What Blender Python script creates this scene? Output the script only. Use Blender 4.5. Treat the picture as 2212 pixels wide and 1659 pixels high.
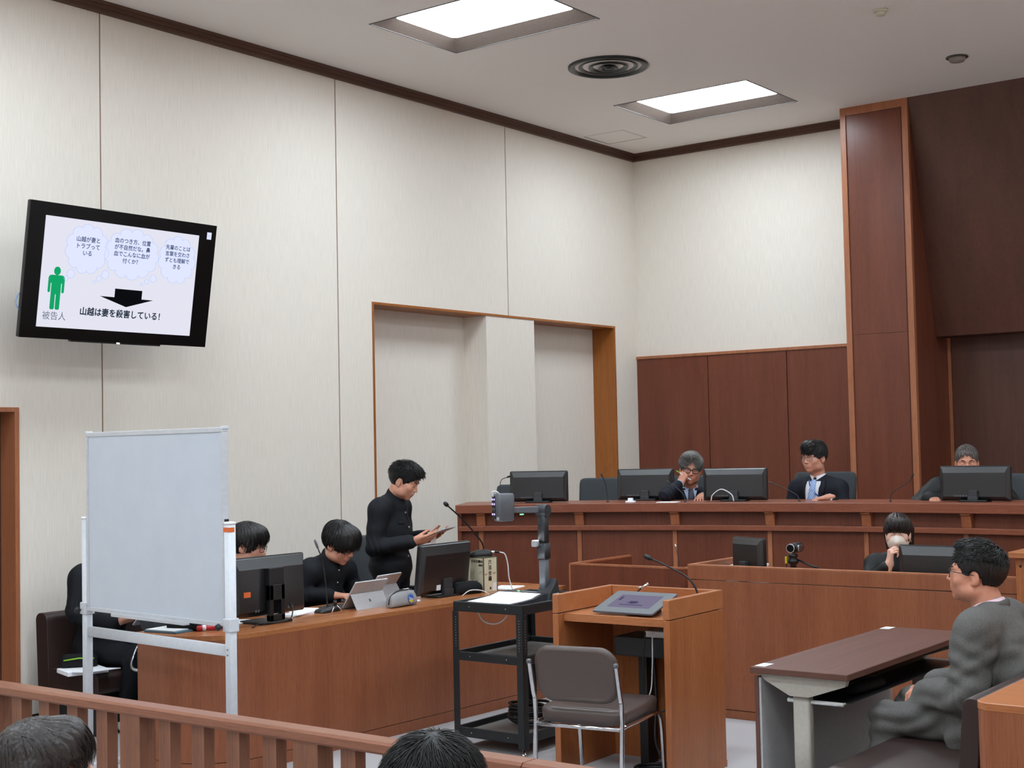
import bpy, bmesh, math, random
import numpy as np
from mathutils import Vector, Matrix

for o in list(bpy.data.objects):
    bpy.data.objects.remove(o)
S = bpy.context.scene
COL = S.collection
random.seed(7)
PI = math.pi

# ------------------------------------------------------------------ camera, world, exposure
cam = bpy.data.cameras.new('camera')
cam.sensor_fit = 'HORIZONTAL'
cam.sensor_width = 36.0
cam.lens = 36.0 * 3022.46 / 2212.0
cam.clip_start = 0.05
cam_ob = bpy.data.objects.new('camera', cam)
COL.objects.link(cam_ob)
_r = Vector((0.79774271, 0.60264376, -0.02066585))
_u = Vector((0.04297656, -0.02263823, 0.99881957))
_b = Vector((0.60146454, -0.79768917, -0.04395904))
CAM_POS = Vector((7.92744, -12.75793, 1.72))
cam_ob.matrix_world = Matrix(((_r.x, _u.x, _b.x, CAM_POS.x), (_r.y, _u.y, _b.y, CAM_POS.y), (_r.z, _u.z, _b.z, CAM_POS.z), (0, 0, 0, 1)))
S.camera = cam_ob

world = bpy.data.worlds.new('world')
S.world = world
world.use_nodes = True
world.node_tree.nodes['Background'].inputs[0].default_value = (0.6, 0.62, 0.66, 1)
world.node_tree.nodes['Background'].inputs[1].default_value = 0.02

S.view_settings.view_transform = 'Standard'
S.view_settings.look = 'None'
S.view_settings.gamma = 1.0
S.view_settings.use_curve_mapping = False
S.view_settings.exposure = 0.17
S.cycles.diffuse_bounces = 8
S.cycles.max_bounces = 14
LAMP = 23.0          # emission of the ceiling panels


# ------------------------------------------------------------------ colours and materials
def lin(c):
    if isinstance(c, str):
        c = tuple(int(c[i:i + 2], 16) for i in (1, 3, 5))
    r = []
    for v in c[:3]:
        v = v / 255.0
        r.append(v / 12.92 if v <= 0.04045 else ((v + 0.055) / 1.055) ** 2.4)
    return (r[0], r[1], r[2], 1.0)


def nd(nt, kind, **kw):
    n = nt.nodes.new(kind)
    for k, v in kw.items():
        if k.startswith('i_'):
            n.inputs[k[2:].replace('_', ' ')].default_value = v
        else:
            setattr(n, k, v)
    return n


def base_mat(name, rough=0.5, metal=0.0, spec=0.5):
    m = bpy.data.materials.new(name)
    m.use_nodes = True
    b = m.node_tree.nodes['Principled BSDF']
    b.inputs['Roughness'].default_value = rough
    b.inputs['Metallic'].default_value = metal
    b.inputs['Specular IOR Level'].default_value = spec
    return m, m.node_tree, b


def ramp(nt, stops):
    n = nt.nodes.new('ShaderNodeValToRGB')
    el = n.color_ramp.elements
    el[0].position, el[0].color = stops[0]
    el[1].position, el[1].color = stops[-1]
    for p, c in stops[1:-1]:
        e = el.new(p)
        e.color = c
    return n


def noise_mat(name, c1, c2, scale=(20, 20, 20), rough=0.5, metal=0.0, bump=0.0, spec=0.5, detail=4.0, bscale=None, pos=(0.3, 0.7)):
    m, nt, b = base_mat(name, rough, metal, spec)
    tc = nd(nt, 'ShaderNodeTexCoord')
    mp = nd(nt, 'ShaderNodeMapping')
    mp.inputs['Scale'].default_value = scale
    nt.links.new(tc.outputs['Object'], mp.inputs['Vector'])
    nz = nd(nt, 'ShaderNodeTexNoise', i_Scale=1.0, i_Detail=detail, i_Roughness=0.6)
    nt.links.new(mp.outputs[0], nz.inputs['Vector'])
    rp = ramp(nt, [(pos[0], lin(c1)), (pos[1], lin(c2))])
    nt.links.new(nz.outputs['Fac'], rp.inputs[0])
    nt.links.new(rp.outputs[0], b.inputs['Base Color'])
    if bump:
        bn = nd(nt, 'ShaderNodeBump', i_Strength=bump, i_Distance=0.002)
        src = nz
        if bscale:
            mp2 = nd(nt, 'ShaderNodeMapping')
            mp2.inputs['Scale'].default_value = bscale
            nt.links.new(tc.outputs['Object'], mp2.inputs['Vector'])
            src = nd(nt, 'ShaderNodeTexNoise', i_Scale=1.0, i_Detail=3.0)
            nt.links.new(mp2.outputs[0], src.inputs['Vector'])
        nt.links.new(src.outputs['Fac'], bn.inputs['Height'])
        nt.links.new(bn.outputs[0], b.inputs['Normal'])
    return m


def wood_mat(name, dark, mid, light, axis='Z', rough=0.38, f=1.0, spec=0.4):
    """veneer: broad figure plus fine pores, both drawn out along AXIS"""
    m, nt, b = base_mat(name, rough, 0.0, spec)
    tc = nd(nt, 'ShaderNodeTexCoord')
    ai = 'XYZ'.index(axis)

    def noise(cross, along, detail, dist=0.0):
        mp = nd(nt, 'ShaderNodeMapping')
        sc = [cross * f] * 3
        sc[ai] = along * f
        mp.inputs['Scale'].default_value = sc
        nt.links.new(tc.outputs['Object'], mp.inputs['Vector'])
        n = nd(nt, 'ShaderNodeTexNoise', i_Scale=1.0, i_Detail=detail, i_Roughness=0.55, i_Distortion=dist)
        nt.links.new(mp.outputs[0], n.inputs['Vector'])
        return n
    big = noise(9, 0.7, 3.0, 0.6)
    fine = noise(110, 3.0, 2.0)
    pore = noise(330, 14.0, 1.0)
    rp = ramp(nt, [(0.30, lin(dark)), (0.5, lin(mid)), (0.72, lin(light))])
    mx = nd(nt, 'ShaderNodeMath', operation='MULTIPLY_ADD')
    mx.inputs[1].default_value = 0.45
    nt.links.new(fine.outputs['Fac'], mx.inputs[0])
    m2 = nd(nt, 'ShaderNodeMath', operation='MULTIPLY')
    m2.inputs[1].default_value = 0.55
    nt.links.new(big.outputs['Fac'], m2.inputs[0])
    nt.links.new(m2.outputs[0], mx.inputs[2])
    nt.links.new(mx.outputs[0], rp.inputs[0])
    pr = ramp(nt, [(0.33, (0.72, 0.70, 0.68, 1)), (0.48, (1, 1, 1, 1))])
    nt.links.new(pore.outputs['Fac'], pr.inputs[0])
    mul = nd(nt, 'ShaderNodeMix', data_type='RGBA', blend_type='MULTIPLY')
    mul.inputs['Factor'].default_value = 0.7
    nt.links.new(rp.outputs[0], mul.inputs[6])
    nt.links.new(pr.outputs[0], mul.inputs[7])
    nt.links.new(mul.outputs[2], b.inputs['Base Color'])
    return m


def emit_mat(name, c, strength):
    m = bpy.data.materials.new(name)
    m.use_nodes = True
    nt = m.node_tree
    nt.nodes.clear()
    e = nd(nt, 'ShaderNodeEmission')
    e.inputs[0].default_value = lin(c)
    e.inputs[1].default_value = strength
    o = nd(nt, 'ShaderNodeOutputMaterial')
    nt.links.new(e.outputs[0], o.inputs[0])
    return m


def glass_mat(name):
    m = bpy.data.materials.new(name)
    m.use_nodes = True
    nt = m.node_tree
    nt.nodes.clear()
    t = nd(nt, 'ShaderNodeBsdfTransparent')
    t.inputs[0].default_value = (0.96, 0.97, 0.98, 1)
    g = nd(nt, 'ShaderNodeBsdfGlossy')
    g.inputs['Roughness'].default_value = 0.05
    mx = nd(nt, 'ShaderNodeMixShader')
    mx.inputs[0].default_value = 0.08
    o = nd(nt, 'ShaderNodeOutputMaterial')
    nt.links.new(t.outputs[0], mx.inputs[1])
    nt.links.new(g.outputs[0], mx.inputs[2])
    nt.links.new(mx.outputs[0], o.inputs[0])
    return m


M = {}
# wall covering: cream paper with fine upright fibres
M['paper'] = noise_mat('wall_paper', '#d9d1c6', '#e6dfd5', (170, 170, 6), 0.85, 0, 0.35, 0.2, 5.0, (260, 260, 9))
M['ceiling'] = noise_mat('ceiling_board', '#e6e0db', '#eeeae6', (160, 160, 160), 0.9, 0, 0.25, 0.2, 3.0)
M['carpet'] = noise_mat('carpet_grey', '#a19d9e', '#b4b1b2', (220, 220, 220), 0.95, 0, 0.4, 0.1, 3.0)
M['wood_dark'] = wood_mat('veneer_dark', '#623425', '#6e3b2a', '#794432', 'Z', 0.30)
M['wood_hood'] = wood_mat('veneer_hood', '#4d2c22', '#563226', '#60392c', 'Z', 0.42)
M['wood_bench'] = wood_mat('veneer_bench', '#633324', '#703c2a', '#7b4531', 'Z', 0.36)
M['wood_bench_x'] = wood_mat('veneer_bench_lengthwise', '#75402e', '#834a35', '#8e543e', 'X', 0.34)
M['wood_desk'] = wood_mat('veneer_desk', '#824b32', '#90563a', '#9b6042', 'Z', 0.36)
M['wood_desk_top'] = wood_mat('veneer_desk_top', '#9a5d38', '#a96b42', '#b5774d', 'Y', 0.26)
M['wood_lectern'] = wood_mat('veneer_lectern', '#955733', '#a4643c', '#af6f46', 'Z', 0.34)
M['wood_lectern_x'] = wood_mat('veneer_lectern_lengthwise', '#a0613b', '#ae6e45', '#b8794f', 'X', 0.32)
M['wood_rail'] = wood_mat('rail_oak', '#7d4e3b', '#8a5a45', '#95654f', 'X', 0.33)
M['wood_post'] = wood_mat('post_oak', '#6e4532', '#7c513c', '#885b46', 'Z', 0.4)
M['wood_orange'] = wood_mat('trim_orange', '#8d5220', '#9c5d28', '#a86830', 'Z', 0.35)
M['wood_trim'] = wood_mat('trim_brown', '#955a3c', '#a56848', '#b17453', 'Z', 0.34)
M['wood_cornice'] = wood_mat('cornice_brown', '#4c3228', '#573a2e', '#634437', 'Y', 0.45)
M['wood_table'] = wood_mat('table_laminate', '#55352c', '#5f3d33', '#69463b', 'Y', 0.5)
M['joint'] = noise_mat('joint_strip', '#7d5442', '#8a5f4b', (40, 40, 8), 0.6)
M['black_gap'] = noise_mat('shadow_gap', '#1c1210', '#241815', (30, 30, 30), 0.8)
M['door_dark'] = wood_mat('door_veneer', '#3c241b', '#4a2e22', '#553729', 'Z', 0.45)
M['plastic_black'] = noise_mat('plastic_black', '#101113', '#17181b', (300, 300, 300), 0.42, 0, 0.1)
M['plastic_back'] = noise_mat('monitor_back', '#141518', '#1a1b1e', (300, 300, 300), 0.33, 0, 0.05, 0.9)
M['plastic_gloss'] = noise_mat('plastic_gloss_black', '#070708', '#0b0b0d', (60, 60, 60), 0.2, 0, 0, 0.25)
M['plastic_dark'] = noise_mat('plastic_charcoal', '#2b2d30', '#35373b', (200, 200, 200), 0.45)
M['plastic_grey'] = noise_mat('plastic_grey', '#54575c', '#5f6268', (200, 200, 200), 0.42)
M['plastic_light'] = noise_mat('plastic_light_grey', '#9da0a4', '#a9acb0', (100, 100, 100), 0.45)
M['cart_black'] = noise_mat('powder_coat_black', '#16191b', '#202426', (250, 250, 250), 0.45, 0.1, 0.15)
M['cart_shelf'] = noise_mat('shelf_grey', '#625d59', '#6f6a66', (160, 160, 160), 0.6, 0, 0.1)
M['chrome'] = noise_mat('chrome', '#c9c9cc', '#dcdcdf', (30, 30, 30), 0.12, 1.0)
M['steel'] = noise_mat('brushed_steel', '#b0b1b3', '#bfc0c2', (40, 40, 200), 0.3, 1.0)
M['alu'] = noise_mat('aluminium_grey', '#c4c8cf', '#ced2d8', (20, 20, 60), 0.42, 0.15)
M['white_metal'] = noise_mat('painted_white', '#c9ced6', '#d3d8df', (40, 40, 40), 0.4)
M['board_white'] = noise_mat('whiteboard_face', '#c2cbd8', '#c8d1dd', (6, 6, 6), 0.33)
M['paper_white'] = noise_mat('paper_white', '#e9ecf2', '#f4f6fa', (25, 25, 25), 0.7)
M['lit_paper'] = noise_mat('paper_sheet', '#fbfcff', '#ffffff', (25, 25, 25), 0.6)
M['label_white'] = noise_mat('label_white', '#d9dadc', '#e6e7e9', (60, 60, 60), 0.6)
M['card_cream'] = noise_mat('card_cream', '#c6bfa4', '#d2cbb1', (60, 60, 60), 0.6)
M['card_dark'] = noise_mat('card_dark_edge', '#4c4a3c', '#57553f', (60, 60, 60), 0.7)
M['ink'] = noise_mat('ink_dark', '#2a2018', '#352a20', (60, 60, 60), 0.7)
M['ink_red'] = noise_mat('ink_red', '#8a4038', '#9a4c42', (60, 60, 60), 0.7)
M['ink_grey'] = noise_mat('ink_grey', '#8b8877', '#979482', (60, 60, 60), 0.7)
M['orange'] = noise_mat('sticker_orange', '#d8662c', '#e27036', (60, 60, 60), 0.5)
M['yellow'] = noise_mat('tag_yellow', '#c2b021', '#d0be2a', (60, 60, 60), 0.5)
M['red'] = noise_mat('plastic_red', '#b3202c', '#c42a36', (60, 60, 60), 0.3)
M['blue'] = noise_mat('blue_print', '#2b5bb0', '#3566bd', (60, 60, 60), 0.5)
M['teal'] = noise_mat('folder_teal', '#4a6a7c', '#567788', (60, 60, 60), 0.5)
M['green_zip'] = noise_mat('zip_green', '#7fb52a', '#8cc236', (60, 60, 60), 0.5)
M['fabric_grey'] = noise_mat('chair_fabric_grey', '#3d4144', '#494d51', (400, 400, 400), 0.9, 0, 0.3, 0.2)
M['vinyl_taupe'] = noise_mat('vinyl_taupe', '#4d413d', '#574a46', (300, 300, 300), 0.38, 0, 0.2)
M['vinyl_brown'] = noise_mat('vinyl_dark_brown', '#2c1f1c', '#362724', (200, 200, 200), 0.36, 0, 0.2)
M['cloth_black'] = noise_mat('cloth_black', '#121315', '#1b1c1f', (300, 300, 300), 0.8, 0, 0.4, 0.2)
M['cloth_pouch'] = noise_mat('cloth_pouch_grey', '#8b8b8d', '#99999b', (300, 300, 300), 0.85, 0, 0.4, 0.2)
M['cable_white'] = noise_mat('cable_white', '#c8cacf', '#d6d8dc', (60, 60, 60), 0.45)
M['cable_black'] = noise_mat('cable_black', '#0e0e10', '#161618', (60, 60, 60), 0.5)
M['cable_blue'] = noise_mat('cable_blue', '#6f94bd', '#7ea2c8', (60, 60, 60), 0.5)
M['vent_dark'] = noise_mat('vent_bronze', '#161a19', '#222725', (60, 60, 60), 0.38, 0.1)
M['fixture'] = noise_mat('fixture_bronze', '#6e6058', '#7b6c63', (60, 60, 60), 0.5)
M['fixture_rim'] = noise_mat('fixture_rim_dark', '#3a3634', '#454140', (60, 60, 60), 0.45)
M['grille_grey'] = noise_mat('grille_grey', '#857b75', '#938983', (300, 300, 300), 0.6)
M['cream_plastic'] = noise_mat('plastic_cream', '#c9c3ad', '#d2ccb6', (60, 60, 60), 0.5)
M['beige_metal'] = noise_mat('beige_steel', '#a9a49a', '#b4afa6', (60, 60, 60), 0.45)
M['panel_grey'] = noise_mat('modesty_grey', '#b4b5b8', '#bfc0c3', (60, 60, 60), 0.5)
M['lamp'] = emit_mat('ceiling_lamp', '#e8f5ff', LAMP)
M['led_green'] = emit_mat('led_green', '#7dffa0', 2.0)
M['led_violet'] = emit_mat('led_violet', '#b9a8ff', 1.6)
M['led_white'] = emit_mat('led_white', '#f4f8ff', 5.0)
M['lens'] = glass_mat('spectacle_glass')


# ------------------------------------------------------------------ mesh building
class G:
    """collects verts and faces of one mesh"""
    def __init__(s):
        s.v, s.f, s.m, s.s = [], [], [], []
        s.T = Matrix.Identity(4)

    def add(s, vs, fs, mi=0, smooth=False):
        o = len(s.v)
        T = s.T
        s.v += [tuple(T @ Vector(p)) for p in vs]
        for f in fs:
            s.f.append(tuple(o + i for i in f))
            s.m.append(mi)
            s.s.append(smooth)
        return s

    def at(s, loc=(0, 0, 0), rot=(0, 0, 0)):
        from mathutils import Euler
        s.T = Matrix.Translation(loc) @ Euler(rot).to_matrix().to_4x4()
        return s

    def box(s, a, b, mi=0):
        x0, y0, z0 = (min(p, q) for p, q in zip(a, b))
        x1, y1, z1 = (max(p, q) for p, q in zip(a, b))
        vs = [(x0, y0, z0), (x1, y0, z0), (x1, y1, z0), (x0, y1, z0), (x0, y0, z1), (x1, y0, z1), (x1, y1, z1), (x0, y1, z1)]
        return s.add(vs, [(0, 3, 2, 1), (4, 5, 6, 7), (0, 1, 5, 4), (1, 2, 6, 5), (2, 3, 7, 6), (3, 0, 4, 7)], mi)

    def prism(s, poly, axis, a, b, mi=0, smooth=False):
        """polygon (ccw seen from +axis) swept from a to b along axis; poly gives the other two coords in xyz order"""
        k = 'xyz'.index(axis)
        n = len(poly)

        def pt(p, h):
            q = [p[0], p[1]]
            q.insert(k, h)
            return tuple(q)
        vs = [pt(p, a) for p in poly] + [pt(p, b) for p in poly]
        fl = (axis == 'y')
        if b < a:
            fl = not fl
        bot = tuple(range(n - 1, -1, -1))
        top = tuple(range(n, 2 * n))
        sd = [(i, (i + 1) % n, n + (i + 1) % n, n + i) for i in range(n)]
        if fl:
            bot, top = bot[::-1], top[::-1]
            sd = [q[::-1] for q in sd]
        s.add(vs, [bot, top], mi, False)
        o = len(s.v) - 2 * n
        for q in sd:
            s.f.append(tuple(o + i for i in q))
            s.m.append(mi)
            s.s.append(smooth)
        return s

    def loft(s, rings, mi=0, smooth=True, caps=True, closed=True):
        n = len(rings[0])
        vs = [p for r in rings for p in r]
        fs = []
        for k in range(len(rings) - 1):
            for i in range(n if closed else n - 1):
                j = (i + 1) % n
                fs.append((k * n + i, k * n + j, (k + 1) * n + j, (k + 1) * n + i))
        s.add(vs, fs, mi, smooth)
        if caps:
            o = len(s.v) - len(vs)
            s.f += [tuple(o + i for i in range(n - 1, -1, -1)), tuple(o + (len(rings) - 1) * n + i for i in range(n))]
            s.m += [mi, mi]
            s.s += [False, False]
        return s

    def tube(s, path, r, n=10, mi=0, caps=True, flat=None):
        """circle swept on a path; r a number or a list; flat=(wx, wy) makes it a flattened bar"""
        P = [Vector(p) for p in path]
        R = r if isinstance(r, (list, tuple)) else [r] * len(P)
        T = []
        for i in range(len(P)):
            a = P[max(0, i - 1)]
            b = P[min(len(P) - 1, i + 1)]
            t = (b - a)
            T.append(t.normalized() if t.length > 1e-9 else Vector((0, 0, 1)))
        up = Vector((0, 0, 1)) if abs(T[0].z) < 0.9 else Vector((1, 0, 0))
        nrm = (up - T[0] * up.dot(T[0])).normalized()
        rings = []
        for i in range(len(P)):
            nrm = (nrm - T[i] * nrm.dot(T[i]))
            nrm = nrm.normalized() if nrm.length > 1e-6 else T[i].orthogonal().normalized()
            bi = T[i].cross(nrm)
            ring = []
            for k in range(n):
                a = 2 * PI * (k + (0.5 if n == 4 else 0)) / n
                if flat:
                    ring.append(tuple(P[i] + nrm * math.cos(a) * R[i] * flat[0] + bi * math.sin(a) * R[i] * flat[1]))
                else:
                    ring.append(tuple(P[i] + nrm * math.cos(a) * R[i] + bi * math.sin(a) * R[i]))
            rings.append(ring)
        return s.loft(rings, mi, n > 4, caps)

    def lathe(s, prof, n=24, mi=0, smooth=True, caps=True):
        rings = [[(r * math.cos(2 * PI * k / n), r * math.sin(2 * PI * k / n), z) for k in range(n)] for r, z in prof]
        return s.loft(rings, mi, smooth, caps)

    def ball(s, c, r, n=14, mi=0):
        rx, ry, rz = r if isinstance(r, (tuple, list)) else (r, r, r)
        rings = []
        m = max(6, n // 2 + 1)
        for i in range(m + 1):
            t = PI * i / m
            rr = max(1e-4, math.sin(t))
            rings.append([(c[0] + rx * rr * math.cos(2 * PI * k / n), c[1] + ry * rr * math.sin(2 * PI * k / n), c[2] - rz * math.cos(t)) for k in range(n)])
        return s.loft(rings, mi, True, True)

    def rbox(s, a, b, r, axis='z', mi=0, n=5, smooth=True):
        """box whose four edges along AXIS are rounded with radius r"""
        k = 'xyz'.index(axis)
        o = [i for i in range(3) if i != k]
        lo = [min(a[i], b[i]) for i in range(3)]
        hi = [max(a[i], b[i]) for i in range(3)]
        poly = rrect(lo[o[0]], lo[o[1]], hi[o[0]], hi[o[1]], r, n)
        return s.prism(poly, axis, lo[k], hi[k], mi, smooth)

    def mesh(s, name):
        me = bpy.data.meshes.new(name)
        me.from_pydata(s.v, [], s.f)
        me.polygons.foreach_set('material_index', s.m)
        me.polygons.foreach_set('use_smooth', s.s)
        me.update()
        return me


def rrect(x0, y0, x1, y1, r, n=5):
    p = []
    for cx, cy, a0 in ((x1 - r, y1 - r, 0), (x0 + r, y1 - r, 90), (x0 + r, y0 + r, 180), (x1 - r, y0 + r, 270)):
        for i in range(n + 1):
            a = math.radians(a0 + 90.0 * i / n)
            p.append((cx + r * math.cos(a), cy + r * math.sin(a)))
    return p


def bez(pts, n=12):
    """Catmull-Rom through the points"""
    P = [Vector(p) for p in pts]
    P = [P[0] * 2 - P[1]] + P + [P[-1] * 2 - P[-2]]
    out = []
    for i in range(1, len(P) - 2):
        for k in range(n):
            t = k / n
            a, b, c, d = P[i - 1], P[i], P[i + 1], P[i + 2]
            out.append(0.5 * ((2 * b) + (c - a) * t + (2 * a - 5 * b + 4 * c - d) * t * t + (3 * b - a - 3 * c + d) * t ** 3))
    out.append(P[-2])
    return out


def obj(name, g, mat, parent=None, bevel=0.0, world=False):
    """links ONE mesh object; world=True: the geometry is in world coordinates although it has a parent"""
    me = g.mesh(name) if isinstance(g, G) else g
    if world and parent is not None:
        root = parent
        while root.parent:
            root = root.parent
        me.transform(mat4(root).inverted())
    for m in (mat if isinstance(mat, (list, tuple)) else [mat]):
        me.materials.append(M[m] if isinstance(m, str) else m)
    o = bpy.data.objects.new(name, me)
    COL.objects.link(o)
    if parent is not None:
        o.parent = parent
    if bevel:
        b = o.modifiers.new('bevel', 'BEVEL')
        b.width = bevel
        b.segments = 2
        b.limit_method = 'ANGLE'
        b.angle_limit = math.radians(40)
    return o


def mat4(o):
    return Matrix.Translation(o.location) @ o.rotation_euler.to_matrix().to_4x4()


def tag(o, label, cat, group=None):
    o['label'] = label
    o['category'] = cat
    if group:
        o['group'] = group
    return o


def thing(name, label, cat, loc=(0, 0, 0), rotz=0.0, group=None):
    o = bpy.data.objects.new(name, None)
    o.empty_display_size = 0.1
    COL.objects.link(o)
    o.location = loc
    o.rotation_euler = (0, 0, rotz)
    return tag(o, label, cat, group)


def struct(name, g, mat, bevel=0.0):
    o = obj(name, g, mat, None, bevel)
    o['kind'] = 'structure'
    return o


def struct_root(name):
    o = bpy.data.objects.new(name, None)
    COL.objects.link(o)
    o['kind'] = 'structure'
    return o


def dup(root, loc, rotz, label=None):
    r = root.copy()
    COL.objects.link(r)
    r.location = loc
    r.rotation_euler = (0, 0, rotz)
    if label:
        r['label'] = label
    for ch in list(root.children):
        c = ch.copy()
        COL.objects.link(c)
        c.parent = r
        for gch in list(ch.children):
            d = gch.copy()
            COL.objects.link(d)
            d.parent = c
    return r


def text_mesh(body, size, depth=0.0003, align='CENTER', space=1.0, line=1.0, bold=0.0):
    cu = bpy.data.curves.new('lettering', 'FONT')
    cu.body = body
    cu.size = size
    cu.align_x = align
    cu.align_y = 'CENTER'
    cu.extrude = depth
    cu.space_character = space
    cu.space_line = line
    cu.offset = bold
    cu.resolution_u = 3
    ob = bpy.data.objects.new('lettering', cu)
    COL.objects.link(ob)
    dg = bpy.context.evaluated_depsgraph_get()
    me = bpy.data.meshes.new_from_object(ob.evaluated_get(dg))
    bpy.data.objects.remove(ob)
    bpy.data.curves.remove(cu)
    me.materials.clear()
    return me


def letter(body, size, mat, parent, T, **kw):
    """flat print: lettering in the plane given by T (x right, y up, z out of the surface)"""
    me = text_mesh(body, size, **kw)
    me.transform(T)
    return obj('lettering', me, mat, parent)


def frame_T(o, x, y):
    x = Vector(x).normalized()
    y = Vector(y)
    y = (y - x * y.dot(x)).normalized()
    z = x.cross(y)
    return Matrix(((x.x, y.x, z.x, o[0]), (x.y, y.y, z.y, o[1]), (x.z, y.z, z.z, o[2]), (0, 0, 0, 1)))


# ------------------------------------------------------------------ the room
H = 4.818
XR, YR = 9.3, -16.6          # right wall, rear wall
LX = [(1.068, 2.405), (6.9, 8.237)]
LY = [(-2.005, -1.02), (-5.285, -4.3), (-8.565, -7.58), (-11.845, -10.86), (-15.125, -14.14)]
HATCH = (0.120, -1.105, 0.574, -0.655)


def build_ceiling():
    holes = [(x0, y0, x1, y1) for x0, x1 in LX for y0, y1 in LY] + [(4.05, y0, 5.387, y1) for y0, y1 in LY[1:]] + [HATCH]
    xs = sorted({-0.4, XR} | {h[0] for h in holes} | {h[2] for h in holes})
    ys = sorted({YR, 0.6} | {h[1] for h in holes} | {h[3] for h in holes})
    g = G()
    for i in range(len(xs) - 1):
        for j in range(len(ys) - 1):
            cx, cy = (xs[i] + xs[i + 1]) / 2, (ys[j] + ys[j + 1]) / 2
            if any(h[0] < cx < h[2] and h[1] < cy < h[3] for h in holes):
                continue
            g.add([(xs[i], ys[j], H), (xs[i], ys[j + 1], H), (xs[i + 1], ys[j + 1], H), (xs[i + 1], ys[j], H)], [(0, 1, 2, 3)])
    x0, y0, x1, y1 = HATCH
    for a, b in (((x0, y0), (x1, y0)), ((x1, y0), (x1, y1)), ((x1, y1), (x0, y1)), ((x0, y1), (x0, y0))):
        g.add([(a[0], a[1], H), (b[0], b[1], H), (b[0], b[1], H + .03), (a[0], a[1], H + .03)], [(0, 1, 2, 3)])
    g.box((-0.4, YR, H + .2), (XR, 0.6, H + .25))
    c = struct('ceiling', g, 'ceiling')
    h = G().box((x0 + .006, y0 + .006, H), (x1 - .006, y1 - .006, H + .02))
    obj('hatch_panel', h, 'ceiling', c)
    rim = G()
    for e in ((x0 - .004, y0 - .004, x1 + .004, y0), (x0 - .004, y1, x1 + .004, y1 + .004), (x0 - .004, y0, x0, y1), (x1, y0, x1 + .004, y1)):
        rim.box((e[0], e[1], H - .0015), (e[2], e[3], H + .01))
    obj('hatch_frame', rim, 'beige_metal', c)


build_ceiling()


def ceiling_light(x0, x1, y0, y1, label):
    cx, cy = (x0 + x1) / 2, (y0 + y1) / 2
    t = thing('ceiling_light', label, 'ceiling light', (cx, cy, H), 0, 'recessed ceiling light panels')
    hx, hy = (x1 - x0) / 2, (y1 - y0) / 2
    rim = G()
    w = .010
    for a, b in (((-hx - w, -hy - w), (hx + w, -hy)), ((-hx - w, hy), (hx + w, hy + w)), ((-hx - w, -hy), (-hx, hy)), ((hx, -hy), (hx + w, hy))):
        rim.box((a[0], a[1], -.004), (b[0], b[1], .004))
    obj('frame', rim, 'fixture_rim', t)
    ix, iy, d = .565, .345, .062
    o = [(-hx, -hy, 0), (hx, -hy, 0), (hx, hy, 0), (-hx, hy, 0)]
    i = [(-ix, -iy, d), (ix, -iy, d), (ix, iy, d), (-ix, iy, d)]
    rf = G().add(o + i, [(k, k + 4, (k + 1) % 4 + 4, (k + 1) % 4) for k in range(4)])
    rf.box((-hx, -hy, .125), (hx, hy, .13))
    obj('reflector', rf, 'fixture', t)
    poly = rrect(-ix - .004, -iy - .004, ix + .004, iy + .004, .05, 4)
    obj('diffuser', G().prism(poly, 'z', d - .002, d + .012), 'lamp', t)


LX_FILL = (4.05, 5.387)  # middle column: unseen panels added to brighten the lower part of the room
for a, (x0, x1) in enumerate(LX + [LX_FILL]):
    for b, (y0, y1) in enumerate(LY):
        if a == 2 and b == 0:
            continue
        if a == 0 and b == 0:
            lab = 'recessed ceiling light panel closer to the corner, beyond the round vent'
        elif a == 0 and b == 1:
            lab = 'recessed ceiling light panel cut by the top of the photo'
        else:
            lab = 'recessed ceiling light panel over the %s seats, row %s' % (('public', 'opposite', 'middle, added as fill light above the')[a], 'abcde'[b])
        ceiling_light(x0, x1, y0, y1, lab)

# floor
struct('floor', G().box((-0.5, YR, -.05), (XR, 0.6, 0)), 'carpet')

# left wall: paper panels with recessed brown joints, a niche and a doorway
JY = [0.0, -2.277, -4.565, -6.859, -9.15, -11.44, -13.73, YR]
NY0, NY1, NZ = -4.165, -0.436, 2.945          # niche
DY0, DY1, DZ = -8.42, -7.504, 2.03            # doorway
wl = G()
for a, b, z0, z1 in ((YR, DY0, 0, H), (DY0, DY1, DZ, H), (DY1, NY0, 0, H), (NY0, NY1, NZ, H), (NY1, 0, 0, H)):
    wl.box((-.06, a, z0), (-.008, b, z1))
wl.box((-.36, NY0 - .1, 0), (-.285, NY1 + .1, NZ + .1))          # behind the niche
wall_left = struct('wall_left', wl, 'joint')
for k in range(len(JY) - 1):
    b, a = JY[k] - (.006 if k else 0), JY[k + 1] + (.006 if k < len(JY) - 2 else 0)
    if k == 0:
        poly = [(a, NZ), (NY1, NZ), (NY1, 0), (b, 0), (b, H), (a, H)]
    elif k == 1:
        poly = [(a, 0), (NY0, 0), (NY0, NZ), (b, NZ), (b, H), (a, H)]
    elif k == 3:
        poly = [(a, 0), (DY0, 0), (DY0, DZ), (DY1, DZ), (DY1, 0), (b, 0), (b, H), (a, H)]
    else:
        poly = [(a, 0), (b, 0), (b, H), (a, H)]
    obj('panel', G().prism(poly, 'x', -.008, 0.0), 'paper', wall_left)
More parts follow.
